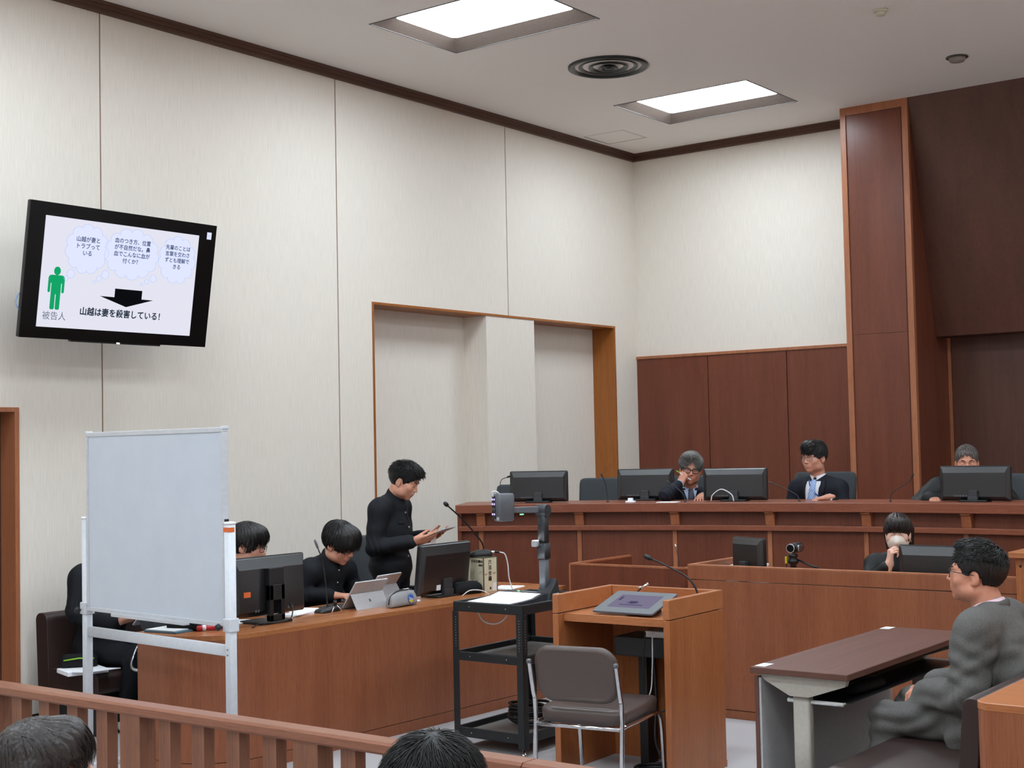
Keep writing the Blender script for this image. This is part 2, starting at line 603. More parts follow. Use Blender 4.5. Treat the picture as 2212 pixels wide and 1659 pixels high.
# niche: back, pier, wooden lining
obj('niche_back', G().box((-.285, NY0, 0), (-.270, NY1, NZ)), 'paper', wall_left)
obj('pier', G().box((-.270, -2.62, 0), (-.001, -1.872, NZ - .022)), 'paper', wall_left)
lin_g = G()
lin_g.box((-.275, NY0, NZ - .022), (.006, NY1, NZ))
lin_g.box((-.275, NY0, 0), (.006, NY0 + .022, NZ - .022))
lin_g.box((-.275, NY1 - .022, 0), (.006, NY1, NZ - .022))
obj('niche_lining', lin_g, 'wood_orange', wall_left, .002)
# doorway
dr = struct_root('door_1')
g = G()
g.box((-.20, DY1 - .032, 0), (.008, DY1, DZ)).box((-.20, DY0, 0), (.008, DY0 + .032, DZ)).box((-.20, DY0 + .032, DZ - .03), (.008, DY1 - .032, DZ))
obj('door_frame', g, 'wood_trim', dr, .002)
obj('door_leaf', G().box((-.19, DY0 + .032, 0.006), (-.15, DY1 - .032, DZ - .03)), 'door_dark', dr, .002)
obj('door_handle', G().tube([(-.15, DY0 + .11, 1.0), (-.10, DY0 + .11, 1.0), (-.10, DY0 + .23, 1.0)], .009, 8), 'steel', dr)
# baseboard of the left wall
g = G()
for a, b in ((YR, DY0), (DY1, NY0)):
    g.box((0, a, 0), (.010, b, .065))
o = struct('baseboard_left', g, 'black_gap')
o2 = G()

# cornice along the left and the back wall: three stepped mouldings
CORN = [(0.0, H), (0.06, H), (0.06, H - .022), (0.045, H - .026), (0.045, H - .048), (0.03, H - .052), (0.03, H - .074), (0.0, H - .078)]
g = G()
left = [[(x, YR, z) for x, z in CORN], [(x, -x, z) for x, z in CORN]]
g.loft(left, 0, False, True)
struct('trim_1', g, 'wood_cornice')
g = G()
g.loft([[(x, -x, z) for x, z in CORN], [(2.583, -x, z) for x, z in CORN]], 0, False, True)
o = struct('trim_2', g, wood_mat('cornice_brown_across', '#4c3228', '#573a2e', '#634437', 'X', 0.45))

# back wall: paper above, veneer panels below, a pilaster, a leaning hood over a recess
PX0, PX1, PY = 2.583, 3.237, -0.47
RX1 = 5.95                                       # far end of the recess
WZ = 2.64
g = G()
g.box((-.36, 0.02, 0), (PX0 + .1, .08, H)).box((RX1 + .5, 0.02, 0), (XR, .08, H)).box((PX0, .40, 0), (RX1 + .7, .46, H))
wall_back = struct('wall_back', g, 'black_gap')
obj('paper_panel', G().box((0, 0, WZ), (PX0, .02, H)), 'paper', wall_back)
obj('paper_panel', G().box((RX1 + .65, 0, WZ), (XR, .02, H)), 'paper', wall_back)
wj = [0.0, 0.857, 1.746, PX0]
for k in range(3):
    obj('panel', G().box((wj[k] + (.004 if k else 0), -.018, 0), (wj[k + 1] - .004, .015, WZ - .03)), 'wood_dark', wall_back, .0015)
obj('panel', G().box((RX1 + .65, -.018, 0), (XR, .015, WZ - .03)), 'wood_dark', wall_back, .0015)
g = G().box((0, -.03, WZ - .03), (PX0, .01, WZ)).box((RX1 + .65, -.03, WZ - .03), (XR, .01, WZ))
obj('cap_rail', g, 'wood_trim', wall_back, .002)


def pilaster(n, x0, x1):
    r = struct_root(n)
    g = G().box((x0 + .012, PY + .012, 0), (x1 - .002, .40, H - .001))
    obj('core', g, 'wood_dark', r)
    s = .055
    for nm, a, b in (('edge_strip', (x0, PY, 0), (x0 + s, PY + .05, H)), ('edge_strip', (x1 - s, PY, 0), (x1, PY + .05, H)), ('top_strip', (x0 + s, PY, H - .075), (x1 - s, PY + .05, H))):
        obj(nm, G().box(a, b), 'wood_trim', r, .002)
    obj('panel', G().box((x0 + s + .012, PY + .006, 2.682), (x1 - s - .012, PY + .02, H - .085)), 'wood_dark', r, .0015)
    obj('panel', G().box((x0 + s + .012, PY + .006, 0), (x1 - s - .012, PY + .02, 2.678)), 'wood_dark', r, .0015)
    g = G().box((x0 + .002, PY + .05, 0), (x0 + .014, .02, H))
    obj('side_panel', g, 'wood_dark', r)


pilaster('trim_3', PX0, PX1)
pilaster('trim_4', RX1, RX1 + .654)
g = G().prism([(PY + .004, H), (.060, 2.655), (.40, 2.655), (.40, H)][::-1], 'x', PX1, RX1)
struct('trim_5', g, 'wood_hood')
recess = struct_root('wall_recess')
rj = [PX1 + .03, 4.2, 5.1, RX1]
for k in range(3):
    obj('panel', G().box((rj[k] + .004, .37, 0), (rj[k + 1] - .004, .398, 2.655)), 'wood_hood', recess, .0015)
obj('corner_strip', G().box((PX1, .355, 0), (PX1 + .03, .40, 2.655)), 'wood_trim', recess)

# right and rear wall: behind the camera, they only give back light
g = G().box((XR, YR, 0), (XR + .06, .08, H))
wall_right = struct('wall_right', g, 'paper')
obj('panel', G().box((XR - .02, -13.5, 0), (XR, -5.5, 1.1)), 'wood_desk', wall_right)
struct('wall_rear', G().box((-.06, YR - .06, 0), (XR, YR, H)), 'paper')

# ceiling fittings
t = thing('ceiling_vent', 'round dark bronze air vent of nested cones between the ceiling lights', 'vent', (1.752, -3.165, H))
obj('outer_ring', G().lathe([(.33, 0), (.33, -.014), (.31, -.022), (.285, -.016), (.26, .02), (.26, .06)], 40, caps=False), 'vent_dark', t)
obj('back_plate', G().lathe([(.29, .055), (.29, .075)], 32), 'cable_black', t)
for r0, r1, z in ((.245, .15, -.010), (.165, .085, -.016), (.085, .02, -.020)):
    obj('cone_ring', G().lathe([(r0, z), (r0 - .006, z - .006), (r0 - .03, z + .006), (r1, z + .055), (r1, z + .06), (r0 - .02, z + .014)], 36, caps=False), 'vent_dark', t)
obj('hub', G().lathe([(.035, -.012), (.03, -.022), (.001, -.026)], 18, caps=False), 'vent_dark', t)
t = thing('smoke_detector', 'small cream smoke detector on the ceiling, near the top edge of the photo', 'smoke detector', (4.074, -3.118, H))
obj('base', G().lathe([(.052, 0), (.052, -.012), (.046, -.016)], 24), 'cream_plastic', t)
obj('head', G().lathe([(.036, -.014), (.038, -.030), (.030, -.040), (.001, -.043)], 24, caps=False), 'cream_plastic', t)
t = thing('ceiling_speaker', 'small round ceiling speaker with dark ring above the pilaster', 'speaker', (4.065, -1.505, H))
obj('ring', G().lathe([(.088, 0), (.090, -.008), (.078, -.014), (.066, -.006), (.066, .03)], 28, caps=False), 'fixture_rim', t)
obj('grille', G().lathe([(.068, -.006), (.067, -.026), (.056, -.040), (.001, -.046)], 24, caps=False), 'grille_grey', t)

# ------------------------------------------------------------------ the judges' bench (curved) and its platform
BC, BR = (4.5, -10.5), 7.2


def arc(x, off=0.0):
    """point on the bench front, OFF metres behind it, found by its x on the front edge"""
    a = math.asin((x - BC[0]) / BR)
    return Vector((BC[0] + (BR + off) * math.sin(a), BC[1] + (BR + off) * math.cos(a), 0))


def arc_yaw(x):
    return -math.asin((x - BC[0]) / BR)


def arc_box(g, r0, r1, z0, z1, xa, xb, n=0, mi=0):
    a0, a1 = math.asin((xa - BC[0]) / BR), math.asin((xb - BC[0]) / BR)
    n = n or max(2, int((a1 - a0) / 0.02))
    rings = []
    for k in range(n + 1):
        a = a0 + (a1 - a0) * k / n
        s, c = math.sin(a), math.cos(a)
        q = []
        for r, z in ((r0, z0), (r1, z0), (r1, z1), (r0, z1)):
            q.append((BC[0] + (BR + r) * s, BC[1] + (BR + r) * c, z))
        rings.append(q)
    return g.loft(rings, mi, False, True)


BX0, BX1 = 0.93, 8.07
bench = thing('judges_bench', 'long curved reddish wooden judges bench on the raised platform', 'bench', (4.5, -3.3, 0))
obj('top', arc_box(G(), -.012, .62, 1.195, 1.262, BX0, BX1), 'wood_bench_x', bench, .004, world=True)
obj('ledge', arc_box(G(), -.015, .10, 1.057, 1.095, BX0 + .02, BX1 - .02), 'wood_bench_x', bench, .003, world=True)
BK = [1.10 + .7045 * k for k in range(10)]
edges = [BX0 + .03] + BK + [BX1 - .03]
for k in range(len(edges) - 1):
    a, b = edges[k] + (.012 if k else 0), edges[k + 1] - (.012 if k < len(edges) - 2 else 0)
    obj('apron_panel', arc_box(G(), .075, .10, 1.095, 1.195, a, b), 'wood_bench', bench, 0, world=True)
    obj('panel', arc_box(G(), .030, .06, .0, 1.057, a + .006, b - .006), 'wood_bench', bench, 0, world=True)
for x in BK:
    p = arc(x)
    g = G()
    g.T = Matrix.Translation((p.x, p.y, 0)) @ Matrix.Rotation(arc_yaw(x), 4, 'Z')
    g.prism([(.004, 1.195), (.004, 1.183), (.022, 1.178), (.040, 1.095), (.095, 1.095), (.095, 1.195)][::-1], 'x', -.034, .034)
    obj('bracket', g, 'wood_trim', bench, .0015, world=True)
    g = G()
    g.T = Matrix.Translation((p.x, p.y, 0)) @ Matrix.Rotation(arc_yaw(x), 4, 'Z')
    g.box((-.0165, .020, 0), (.0165, .05, 1.057))
    obj('panel_strip', g, 'wood_trim', bench, .0015, world=True)
obj('end_panel', arc_box(G(), .0, .58, .0, 1.195, BX0 + .012, BX0 + .04), 'wood_bench', bench, .002, world=True)
# platform behind the bench
a0, a1 = math.asin((BX0 - BC[0]) / BR), math.asin((BX1 - BC[0]) / BR)
rim = [(BC[0] + (BR + .10) * math.sin(a0 + (a1 - a0) * k / 24), BC[1] + (BR + .10) * math.cos(a0 + (a1 - a0) * k / 24)) for k in range(25)]
poly = [(0.012, rim[0][1])] + rim + [(XR - .02, rim[-1][1]), (XR - .02, -.48), (0.012, -.48)]
g = G().prism(poly, 'z', 0.001, .53)
struct('floor_platform', g, 'carpet')

# ------------------------------------------------------------------ monitors


def monitor(label, loc, yaw, w, h, zb, lift=0.0, thick=.022, bulge=.03, neck_w=.075, slot=False, base=(.22, .17), group=None, tilt=0.0, extras=None, floor_w=None):
    """screen faces local -y... the back is towards +y; origin at the foot"""
    t = thing('monitor', label, 'monitor', loc, yaw, group)
    R = Matrix.Translation((0, 0, zb)) @ Matrix.Rotation(tilt, 4, 'X')
    g = G()
    g.T = R
    n = 12
    g.rbox((-w / 2, -thick, 0), (w / 2, 0, h), .012, 'y')
    obj('bezel', g, 'plastic_black', t, .002)
    g = G()
    g.T = R
    # the back: its upper band slopes in from the rim, the lower field is flat with a vent line
    x0, x1 = -w / 2 + .003, w / 2 - .003
    g.loft([[(x0, 0, .003), (x1, 0, .003), (x1, 0, h - .003), (x0, 0, h - .003)],
            [(x0 + .012, bulge * .5, .012), (x1 - .012, bulge * .5, .012), (x1 - .012, bulge * .30, h - .008), (x0 + .012, bulge * .30, h - .008)],
            [(x0 + .03, bulge, .03), (x1 - .03, bulge, .03), (x1 - .03, bulge, h * .80), (x0 + .03, bulge, h * .80)]], 0, False)
    obj('back_shell', g, 'plastic_back', t, .003)
    g = G()
    g.T = R
    g.box((-w * .12, bulge, h * .70), (w * .12, bulge + .003, h * .708))
    obj('vent_line', g, 'plastic_dark', t)
    g = G()
    g.T = R
    g.box((-w / 2 + .012, -thick - .0012, .014), (w / 2 - .012, -thick + .002, h - .012))
    obj('screen', g, 'plastic_gloss', t)
    # stand
    ny = bulge + .008
    top = zb + h * (.55 if slot else .30)
    g = G()
    if slot:
        g.box((-neck_w / 2, ny - .008, zb + h * .5), (neck_w / 2, ny + .03, zb + h * .98 - .06))
        for a, b in (((-neck_w / 2, -neck_w / 2 + .028)), ((neck_w / 2 - .028, neck_w / 2))):
            g.box((a, ny + .004, .016), (b, ny + .035, zb + h * .52))
        g.box((-neck_w / 2, ny + .004, zb + h * .26), (neck_w / 2, ny + .035, zb + h * .52))
        g.box((-neck_w / 2, ny + .004, .016), (neck_w / 2, ny + .035, .05))
    else:
        g.box((-neck_w / 2, ny - .010, zb + .02 if zb > .02 else .014), (neck_w / 2, ny + .018, max(top, zb + .06)))
        g.box((-neck_w / 2 - .004, ny - .004, .010), (neck_w / 2 + .004, ny + .024, zb + .03))
    obj('stand_neck', g, 'plastic_black' if slot else 'plastic_dark', t, .003)
    g = G().rbox((-base[0] / 2, ny + .04 - base[1], 0), (base[0] / 2, ny + .04, .014), .02, 'z')
    obj('stand_base', g, 'plastic_black', t, .002)
    if extras:
        extras(t, R, ny)
    return t


def logo_bar(t, R, ny):
    pass


BM = 'monitors along the judges bench'
zt = 1.262
for x, w, lab in ((1.469, .47, 'black bench monitor before the empty grey chairs, farthest along the curve'),
                  (2.193, .46, 'black bench monitor beside the grey-haired man with the pen'),
                  (2.893, .50, 'black bench monitor behind the white cable loop'),
                  (4.596, .50, 'black bench monitor hiding the lower face of the man in the black robe')):
    p = arc(x, .52 if lab.startswith('black bench monitor beside') else .30)

    def mark(t, R, ny):
        g = G()
        g.T = R
        g.box((-.018, .0115, .222), (.018, .0135, .228))
        obj('maker_badge', g, 'plastic_grey', t)
        for k in range(5):
            g = G()
            g.T = R
            g.box((.05 + .02 * k, .029, .030), (.062 + .02 * k, .032, .040))
            obj('port', g, 'plastic_grey', t)
    monitor(lab, (p.x, p.y, zt), arc_yaw(x) + PI, w, .245, .006, neck_w=.062, base=(.20, .14), extras=mark)


# ------------------------------------------------------------------ office chairs (grey, high padded back)
def office_chair(label, loc, yaw, back_top=.98, w=.50, group=None, arms=True):
    t = thing('office_chair', label, 'chair', loc, yaw, group)
    g = G()

    def slab(zs, y0, th, wd):
        rings = []
        for z, inset, dy in zs:
            rings.append([(p[0], p[1] + dy, z) for p in rrect(-wd / 2 + inset, y0 - th / 2, wd / 2 - inset, y0 + th / 2, th * .42, 4)])
        return rings
    sp = .66
    g.loft(slab([(.50, .03, 0), (.52, .005, 0), (.60, 0, -.008), (sp - .012, .0, -.016), (sp, .012, -.018)], -.24, .085, w))
    obj('backrest', g, 'fabric_grey', t)
    g = G().loft(slab([(sp + .002, .012, -.02), (sp + .014, 0, -.022), (back_top - .05, .0, -.055), (back_top - .015, .008, -.06), (back_top, .035, -.062)], -.24, .09, w))
    obj('headrest', g, 'fabric_grey', t)
    g = G().loft([[(p[0], p[1], z) for p in rrect(-.25 + i, -.22 + i, .25 - i, .26 - i, .08, 5)] for z, i in ((.41, .02), (.42, .0), (.485, .0), (.50, .02))])
    obj('seat', g, 'fabric_grey', t)
    g = G().tube([(0, 0, .06), (0, 0, .41)], .028, 12).tube([(0, -.10, .40), (0, -.25, .42), (0, -.30, .60)], .02, 8)
    obj('gas_column', g, 'plastic_black', t)
    for k in range(5):
        a = k * 2 * PI / 5
        g = G().tube([(0, 0, .10), (.16 * math.cos(a), .16 * math.sin(a), .085), (.29 * math.cos(a), .29 * math.sin(a), .065)], [.028, .022, .016], 8)
        g.ball((.29 * math.cos(a), .29 * math.sin(a), .028), (.026, .026, .028), 10)
        obj('base_arm', g, 'plastic_black', t)
    for s in ((-1, 1) if arms else ()):
        g = G().tube([(s * .25, .0, .44), (s * .30, .0, .46), (s * .305, .02, .66)], .013, 8).rbox((s * .305 - .03, -.12, .66), (s * .305 + .03, .14, .69), .02, 'z')
        obj('armrest', g, 'plastic_black', t, .003)
    return t


for x, off, tp, yaw, lab in ((1.253, .98, .85, .10, 'grey office chair at the tip of the bench, half hidden by a monitor'),
                            (1.795, .98, .895, 0, 'empty grey office chair between two bench monitors'),
                            (2.345, .90, .905, .1, 'grey office chair behind the grey-haired man with the pen'),
                            (3.325, .88, .925, 0, 'grey office chair behind the man with the pale blue tie'),
                            (4.43, .96, .90, 0, 'grey office chair behind the man in the black robe')):
    p = arc(x, off)
    office_chair(lab, (p.x, p.y, .531), arc_yaw(x) + PI + yaw, tp, arms=False)
office_chair('grey office chair at the desk, behind the standing student', (1.06, -5.13, 0), -PI / 2, 1.075, .50)
office_chair('grey office chair behind the seated typing student', (1.14, -6.12, 0), -PI / 2, .80, .46)
t = office_chair('grey office chair of the person with black-rimmed spectacles, seen under the whiteboard', (1.20, -7.03, 0), math.radians(-62), .84, .48, arms=False)
obj('steel_frame', G().tube(bez([(.02, -.30, .60), (.05, -.38, .56), (.09, -.41, .48), (.17, -.38, .42), (.19, -.25, .41)], 6), .011, 8), 'steel', t)


# ------------------------------------------------------------------ gooseneck microphones
def mic(label, loc, path, head=(.009, .045), base='round', r=.0045, head_mat='cable_black', parts=None, neck_mat='cable_black'):
    """path: points relative to loc, from the base up to the head"""
    t = thing('microphone', label, 'microphone', loc)
    pts = bez(path, 8)
    obj('gooseneck', G().tube(pts, [r * (1.5 if i < 3 else 1) for i in range(len(pts))], 8), neck_mat, t)
    d = (pts[-1] - pts[-3]).normalized()
    e = pts[-1]
    g = G().tube([e - d * .012, e - d * .004, e, e + d * head[1] * .5, e + d * head[1] * .92, e + d * head[1]], [r, r * 1.2, head[0] * .85, head[0], head[0] * .8, head[0] * .3], 12)
    obj('capsule', g, head_mat, t)
    b = Vector(path[0])
    if base == 'round':
        g = G().at((b.x, b.y, 0)).lathe([(.026, 0), (.026, .006), (.012, .012), (.006, .03)], 18)
        obj('base', g, 'plastic_black', t)
    elif base == 'socket':
        obj('socket', G().at((b.x, b.y, 0)).lathe([(.011, 0), (.011, .004), (.005, .008)], 14), 'plastic_black', t)
    elif base == 'wedge':
        g = G().at((b.x, b.y, 0))
        rings = []
        for y, hw, z in ((-.085, .03, .010), (-.07, .042, .020), (0.0, .046, .034), (.05, .042, .042), (.075, .034, .036), (.085, .022, .014)):
            rings.append([(-hw, y, 0), (hw, y, 0), (hw, y, z * .5), (hw * .7, y, z), (-hw * .7, y, z), (-hw, y, z * .5)])
        g.loft(rings, 0, True)
        obj('base', g, 'plastic_black', t, .002)
    return t


def bench_mic(x, off, dx, dz, label, bend=.5, dy=-.05, kind='socket'):
    p = arc(x, off)
    mic(label, (p.x, p.y, zt), [(0, 0, 0.0), (dx * .10, dy * .1, dz * .35), (dx * bend, dy * .6, dz * .78), (dx, dy, dz)], head=(.006, .034), r=.003, neck_mat='plastic_dark', head_mat='plastic_dark', base=kind)


bench_mic(1.977, .22, -.012, .20, 'thin gooseneck microphone before the empty grey chair', .2)
bench_mic(2.561, .16, -.10, .145, 'thin gooseneck microphone before the grey-haired man with the pen', .6)
bench_mic(3.381, .22, -.19, .135, 'thin gooseneck microphone before the man with the pale blue tie', .62)
bench_mic(4.039, .20, .185, .18, 'straight silver gooseneck microphone beside the man in the black robe', .80)
p = arc(1.203, .30)
mic('thin gooseneck microphone at the bench tip, bent over the monitor corner', (p.x, p.y, zt), [(0, 0, 0), (-.01, 0, .10), (-.005, .01, .18), (.05, .02, .205)], head=(.008, .030), r=.003, neck_mat='plastic_dark')
# white cable arc, paper and name block on the bench top
pa, pb = arc(2.729, .24), arc(2.906, .20)
tag(obj('cable_loop', G().tube(bez([(pa.x, pa.y, zt + .004), (pa.x + .015, pa.y, zt + .05), (pa.x + .085, pa.y + .01, zt + .092), (pb.x - .02, pb.y, zt + .055), (pb.x, pb.y, zt + .004)], 8), .0045, 8), 'cable_white'), 'white cable arching up from the bench top before a monitor', 'cable')
p = arc(2.156, .16)
t = thing('tissue_box', 'small white box on the bench top, between chair and monitor', 'box', (p.x, p.y, zt), arc_yaw(2.02))
obj('box', G().box((-.035, -.03, 0), (.035, .03, .012)), 'paper_white', t, .002)
obj('lid', G().box((-.018, -.02, .012), (.018, .02, .033)), 'paper_white', t, .002)
p = arc(2.44, .13)
tag(obj('paper_sheet', G().at((p.x, p.y, zt), (0, 0, .3)).box((-.08, -.07, 0), (.08, .07, .003)), 'paper_white'), 'white paper on the bench before the grey-haired man', 'paper')

# ------------------------------------------------------------------ clerk's enclosure
t = thing('clerk_desk', 'wooden clerk desk with high front panel, below the judges bench', 'desk', (3.42, -4.97, 0))
ZC = .945
W_, D_ = 2.075, .80
for nm, a, b, mt in (('front_panel', (0, 0, .852), (W_, .036, ZC - .012), 'wood_desk'), ('front_panel', (0, 0, .056), (W_, .036, .847), 'wood_desk'), ('plinth', (0, .006, 0), (W_, .036, .052), 'wood_desk'),
                     ('top_rim', (0, 0, ZC - .012), (W_, .036, ZC), 'wood_trim'), ('side_rim', (0, .036, ZC - .012), (.036, D_, ZC), 'wood_trim'),
                     ('side_panel', (0, .036, 0), (.036, D_, ZC - .012), 'wood_desk'), ('side_panel', (W_ - .036, .036, 0), (W_, D_, ZC - .012), 'wood_desk'),
                     ('worktop', (.036, .036, .70), (W_ - .036, D_, .735), 'wood_desk_top')):
    obj(nm, G().box(a, b), mt, t, .002)
t = thing('low_desk', 'lower wooden desk wing with rounded end, between the counsel desk and clerk desk', 'desk', (2.362, -4.76, 0))
g = G()
g.prism([(0, 0), (.86, 0)] + [(.86 + .06 * math.sin(a), .06 - .06 * math.cos(a)) for a in (.4, .8, 1.2, 1.57)] + [(.92, .6), (.89, .6), (.89, .03), (0, .03)], 'z', 0, .888)
obj('front_panel', g, 'wood_bench', t, .001)
g = G()
g.prism([(0, -.002), (.86, -.002)] + [(.86 + .062 * math.sin(a), .06 - .062 * math.cos(a)) for a in (.4, .8, 1.2, 1.57)] + [(.922, .6), (.89, .6), (.89, .03), (0, .03)], 'z', .888, .90)
obj('top_rim', g, 'wood_trim', t)
obj('side_panel', G().box((0, .03, 0), (.03, .76, .888)), 'wood_bench', t)
obj('side_rim', G().box((0, .03, .888), (.03, .76, .90)), 'wood_trim', t)
obj('edge_strip', G().box((-.003, -.003, 0), (.010, .006, .887)), 'wood_trim', t)
obj('worktop', G().box((.03, .03, .70), (.89, .60, .735)), 'wood_desk_top', t)
t = thing('wooden_stand', 'pale wooden box stand with overhanging top behind the man in grey suit', 'stand', (5.515, -5.20, 0))
obj('cabinet', G().box((.03, .02, 0), (.66, .40, 1.068)), 'wood_lectern', t, .002)
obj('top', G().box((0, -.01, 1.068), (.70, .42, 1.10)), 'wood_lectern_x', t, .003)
for x, z in ((.055, 1.025), (.057, .73)):
    obj('screw', G().at((x, .02, z), (PI / 2, 0, 0)).lathe([(.008, 0), (.006, .003), (.001, .003)], 10), 'ink', t)

# things on the clerk desk
t = monitor('small dark monitor turned aside on the clerk desk, by the video camera', (3.66, -4.60, .735), 2.74, .31, .215, .145, neck_w=.06)
monitor('black monitor before the woman in the white mask', (4.93, -4.62, .735), PI + .02, .50, .29, .052, bulge=.03, neck_w=.07, extras=lambda t, R, ny: obj('maker_badge', (lambda g: (setattr(g, 'T', R), g.box((.0, .010, .262), (.07, .0125, .268)))[1])(G()), 'plastic_grey', t))
t = thing('video_camera', 'small black video camera on a mini tripod head on the clerk desk', 'video camera', (3.985, -4.62, .735), .0)
obj('pan_head', G().at((0, 0, 0)).lathe([(.05, 0), (.05, .01), (.02, .03), (.020, .20), (.034, .21), (.034, .225), (.022, .24), (.030, .25), (.030, .262), (.018, .267)], 16), 'plastic_black', t)
obj('body', G().at((.010, .03, .303)).tube([(0, -.055, 0), (0, -.05, 0), (0, .04, 0), (0, .055, 0)], [.024, .032, .032, .024], 16), 'plastic_black', t)
obj('lens_ring', G().at((.002, -.033, .303)).tube([(0, -.010, 0), (0, .0, 0)], [.0285, .0295], 22), 'chrome', t)
obj('lens_glass', G().at((.002, -.043, .303)).tube([(0, -.0035, 0), (0, .002, 0)], [.023, .024], 22), 'plastic_gloss', t)
obj('flip_screen', G().rbox((.041, -.02, .282), (.051, .04, .322), .006, 'x'), 'steel', t, .002)
obj('pan_handle', G().tube([(.02, 0, .235), (.10, -.01, .205), (.175, -.02, .185)], [.005, .006, .008], 8), 'plastic_black', t)
obj('tag', G().box((-.052, -.01, .205), (-.040, .012, .248)), 'yellow', t)
obj('cord', G().tube(bez([(-.046, 0, .26), (-.048, .0, .14), (-.046, .01, .005)], 5), .003, 6), 'cable_black', t)
g = G().at((3.56, -4.52, .735), (0, 0, .25)).box((-.11, -.15, 0), (.11, .15, .008)).box((-.10, -.14, .008), (.12, .14, .18))
t = thing('document_stack', 'tall stack of white papers on the clerk desk, beside the turned monitor', 'papers', (3.57, -4.45, .735), .2)
obj('papers', G().box((-.105, -.13, 0), (.105, .13, .155)).box((-.10, -.12, .155), (.11, .135, .17)), 'paper_white', t, .001)
obj('cover_sheet', G().box((-.09, -.125, .17), (.10, .12, .174)), 'label_white', t)
mic('thin silver gooseneck microphone standing on the low desk wing', (3.10, -4.50, .735), [(0, 0, .02), (-.008, 0, .12), (-.02, .0, .20), (-.035, 0, .265)], head=(.006, .03), r=.003, base='wedge', head_mat='steel', neck_mat='plastic_dark')

# ------------------------------------------------------------------ counsel desk
DT = .74
arcp = [(1.85 + .36 * math.sin(a), -7.49 - .36 * math.cos(a)) for a in [i * PI / 20 for i in range(0, 11)]]
outer = [(1.60, -4.72), (1.60, -7.85)] + arcp + [(2.30, -4.72)]
t = thing('counsel_desk', 'long wooden counsel desk with rounded near end, behind the whiteboard', 'desk', (1.95, -6.2, 0))
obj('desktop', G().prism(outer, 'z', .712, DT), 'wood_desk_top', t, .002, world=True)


def curved_panel(z0, z1, inset):
    pts = [(1.62, -7.85 + inset)] + [(1.85 + (.36 - inset) * math.sin(a), -7.49 - (.36 - inset) * math.cos(a)) for a in [i * PI / 32 for i in range(0, 17)]] + [(2.30 - inset, -4.72)]
    inn = [(1.62, -7.82 + inset)] + [(1.85 + (.33 - inset) * math.sin(a), -7.49 - (.33 - inset) * math.cos(a)) for a in [i * PI / 32 for i in range(0, 17)]] + [(2.27 - inset, -4.72)]
    return G().prism(pts + inn[::-1], 'z', z0, z1)


obj('front_panel', curved_panel(.068, .712, .001), 'wood_desk', t, 0, world=True)
obj('plinth', curved_panel(0, .064, .003), 'wood_desk', t, 0, world=True)
obj('end_panel', G().box((1.62, -4.75, 0), (2.27, -4.722, .712)), 'wood_desk', t, 0, world=True)
obj('drawer_unit', G().box((1.66, -5.05, 0), (2.10, -4.76, .70)), 'wood_desk', t, 0, world=True)

# things on the counsel desk


def slot_extra(t, R, ny):
    g = G()
    g.T = R
    g.box((.165, .030, .115), (.215, .033, .145))
    obj('sticker', g, 'orange', t)
    for x in (-.16, -.13, .10, .12):
        g = G()
        g.T = R
        g.box((x, .0305, .025), (x + .012, .033, .04))
        obj('port', g, 'plastic_grey', t)
    obj('video_cable', G().tube(bez([(-.14, .035, .10), (-.13, .06, .05), (-.06, .105, .018), (.03, .10, .010), (.13, .07, .012), (.20, .10, .008), (.235, .12, .004)], 8), .004, 8), 'cable_black', t)


monitor('large black monitor by the whiteboard post, orange sticker on its back', (1.955, -7.19, DT), -PI / 2, .56, .335, .045, bulge=.032, neck_w=.115, slot=True, base=(.24, .20), extras=slot_extra)


def tall_extra(t, R, ny):
    for (a, b, c, d) in ((-.225, .012, -.195, .045), (.06, .03, .10, .065)):
        g = G()
        g.T = R
        g.box((a, .0315, b), (c, .034, d))
        obj('label', g, 'label_white', t)
    obj('video_cable', G().tube(bez([(-.05, .035, .06), (-.07, .06, .02), (-.02, .085, .006), (.06, .05, .005)], 8), .0035, 8), 'cable_black', t)


monitor('black monitor before the standing student, two white labels on its back', (1.955, -5.65, DT), -PI / 2, .52, .33, .02, bulge=.032, neck_w=.085, base=(.25, .17), tilt=-.12, extras=tall_extra)


def laptop(label, loc, yaw, w=.292, h=.20, lean=.30, logo=True):
    """tablet computer on its kickstand: screen towards -x, back towards +x"""
    t = thing('tablet_computer', label, 'tablet computer', loc, yaw)
    T = Matrix.Translation((-.10, 0, .004)) @ Matrix.Rotation(lean + .12, 4, 'Y')
    g = G()
    g.T = T
    g.rbox((-.009, -w / 2, 0), (0, w / 2, h), .008, 'x')
    obj('tablet', g, 'steel_pale', t, .001)
    g = G()
    g.T = T
    g.box((-.0102, -w / 2 + .008, .008), (-.0085, w / 2 - .008, h - .008))
    obj('screen', g, 'plastic_gloss', t)
    hz = h * .56
    hp = T @ Vector((.002, 0, hz))
    foot = Vector((hp.x + .052, 0, -loc[2] + loc[2]))
    ln = (hp - foot).length
    ang = math.atan2(foot.x - hp.x, hp.z - foot.z)
    T2 = Matrix.Translation((foot.x, 0, 0)) @ Matrix.Rotation(-ang, 4, 'Y')
    g = G()
    g.T = T2
    g.box((-.002, -w / 2 + .002, 0), (.001, w / 2 - .002, ln))
    ks = obj('kickstand', g, 'steel_pale', t)
    if logo:
        for a in (-.0085, .0005):
            for b in (.0, .009):
                g = G()
                g.T = T2
                g.box((.001, a - .004 + .004, ln * .42 + b), (.0015, a + .008, ln * .42 + b + .008))
                obj('logo', g, 'plastic_grey', ks)
    g = G().rbox((-.31, -w / 2, 0), (-.095, w / 2, .006), .008, 'z')
    obj('keyboard', g, 'plastic_dark', t)
    return t


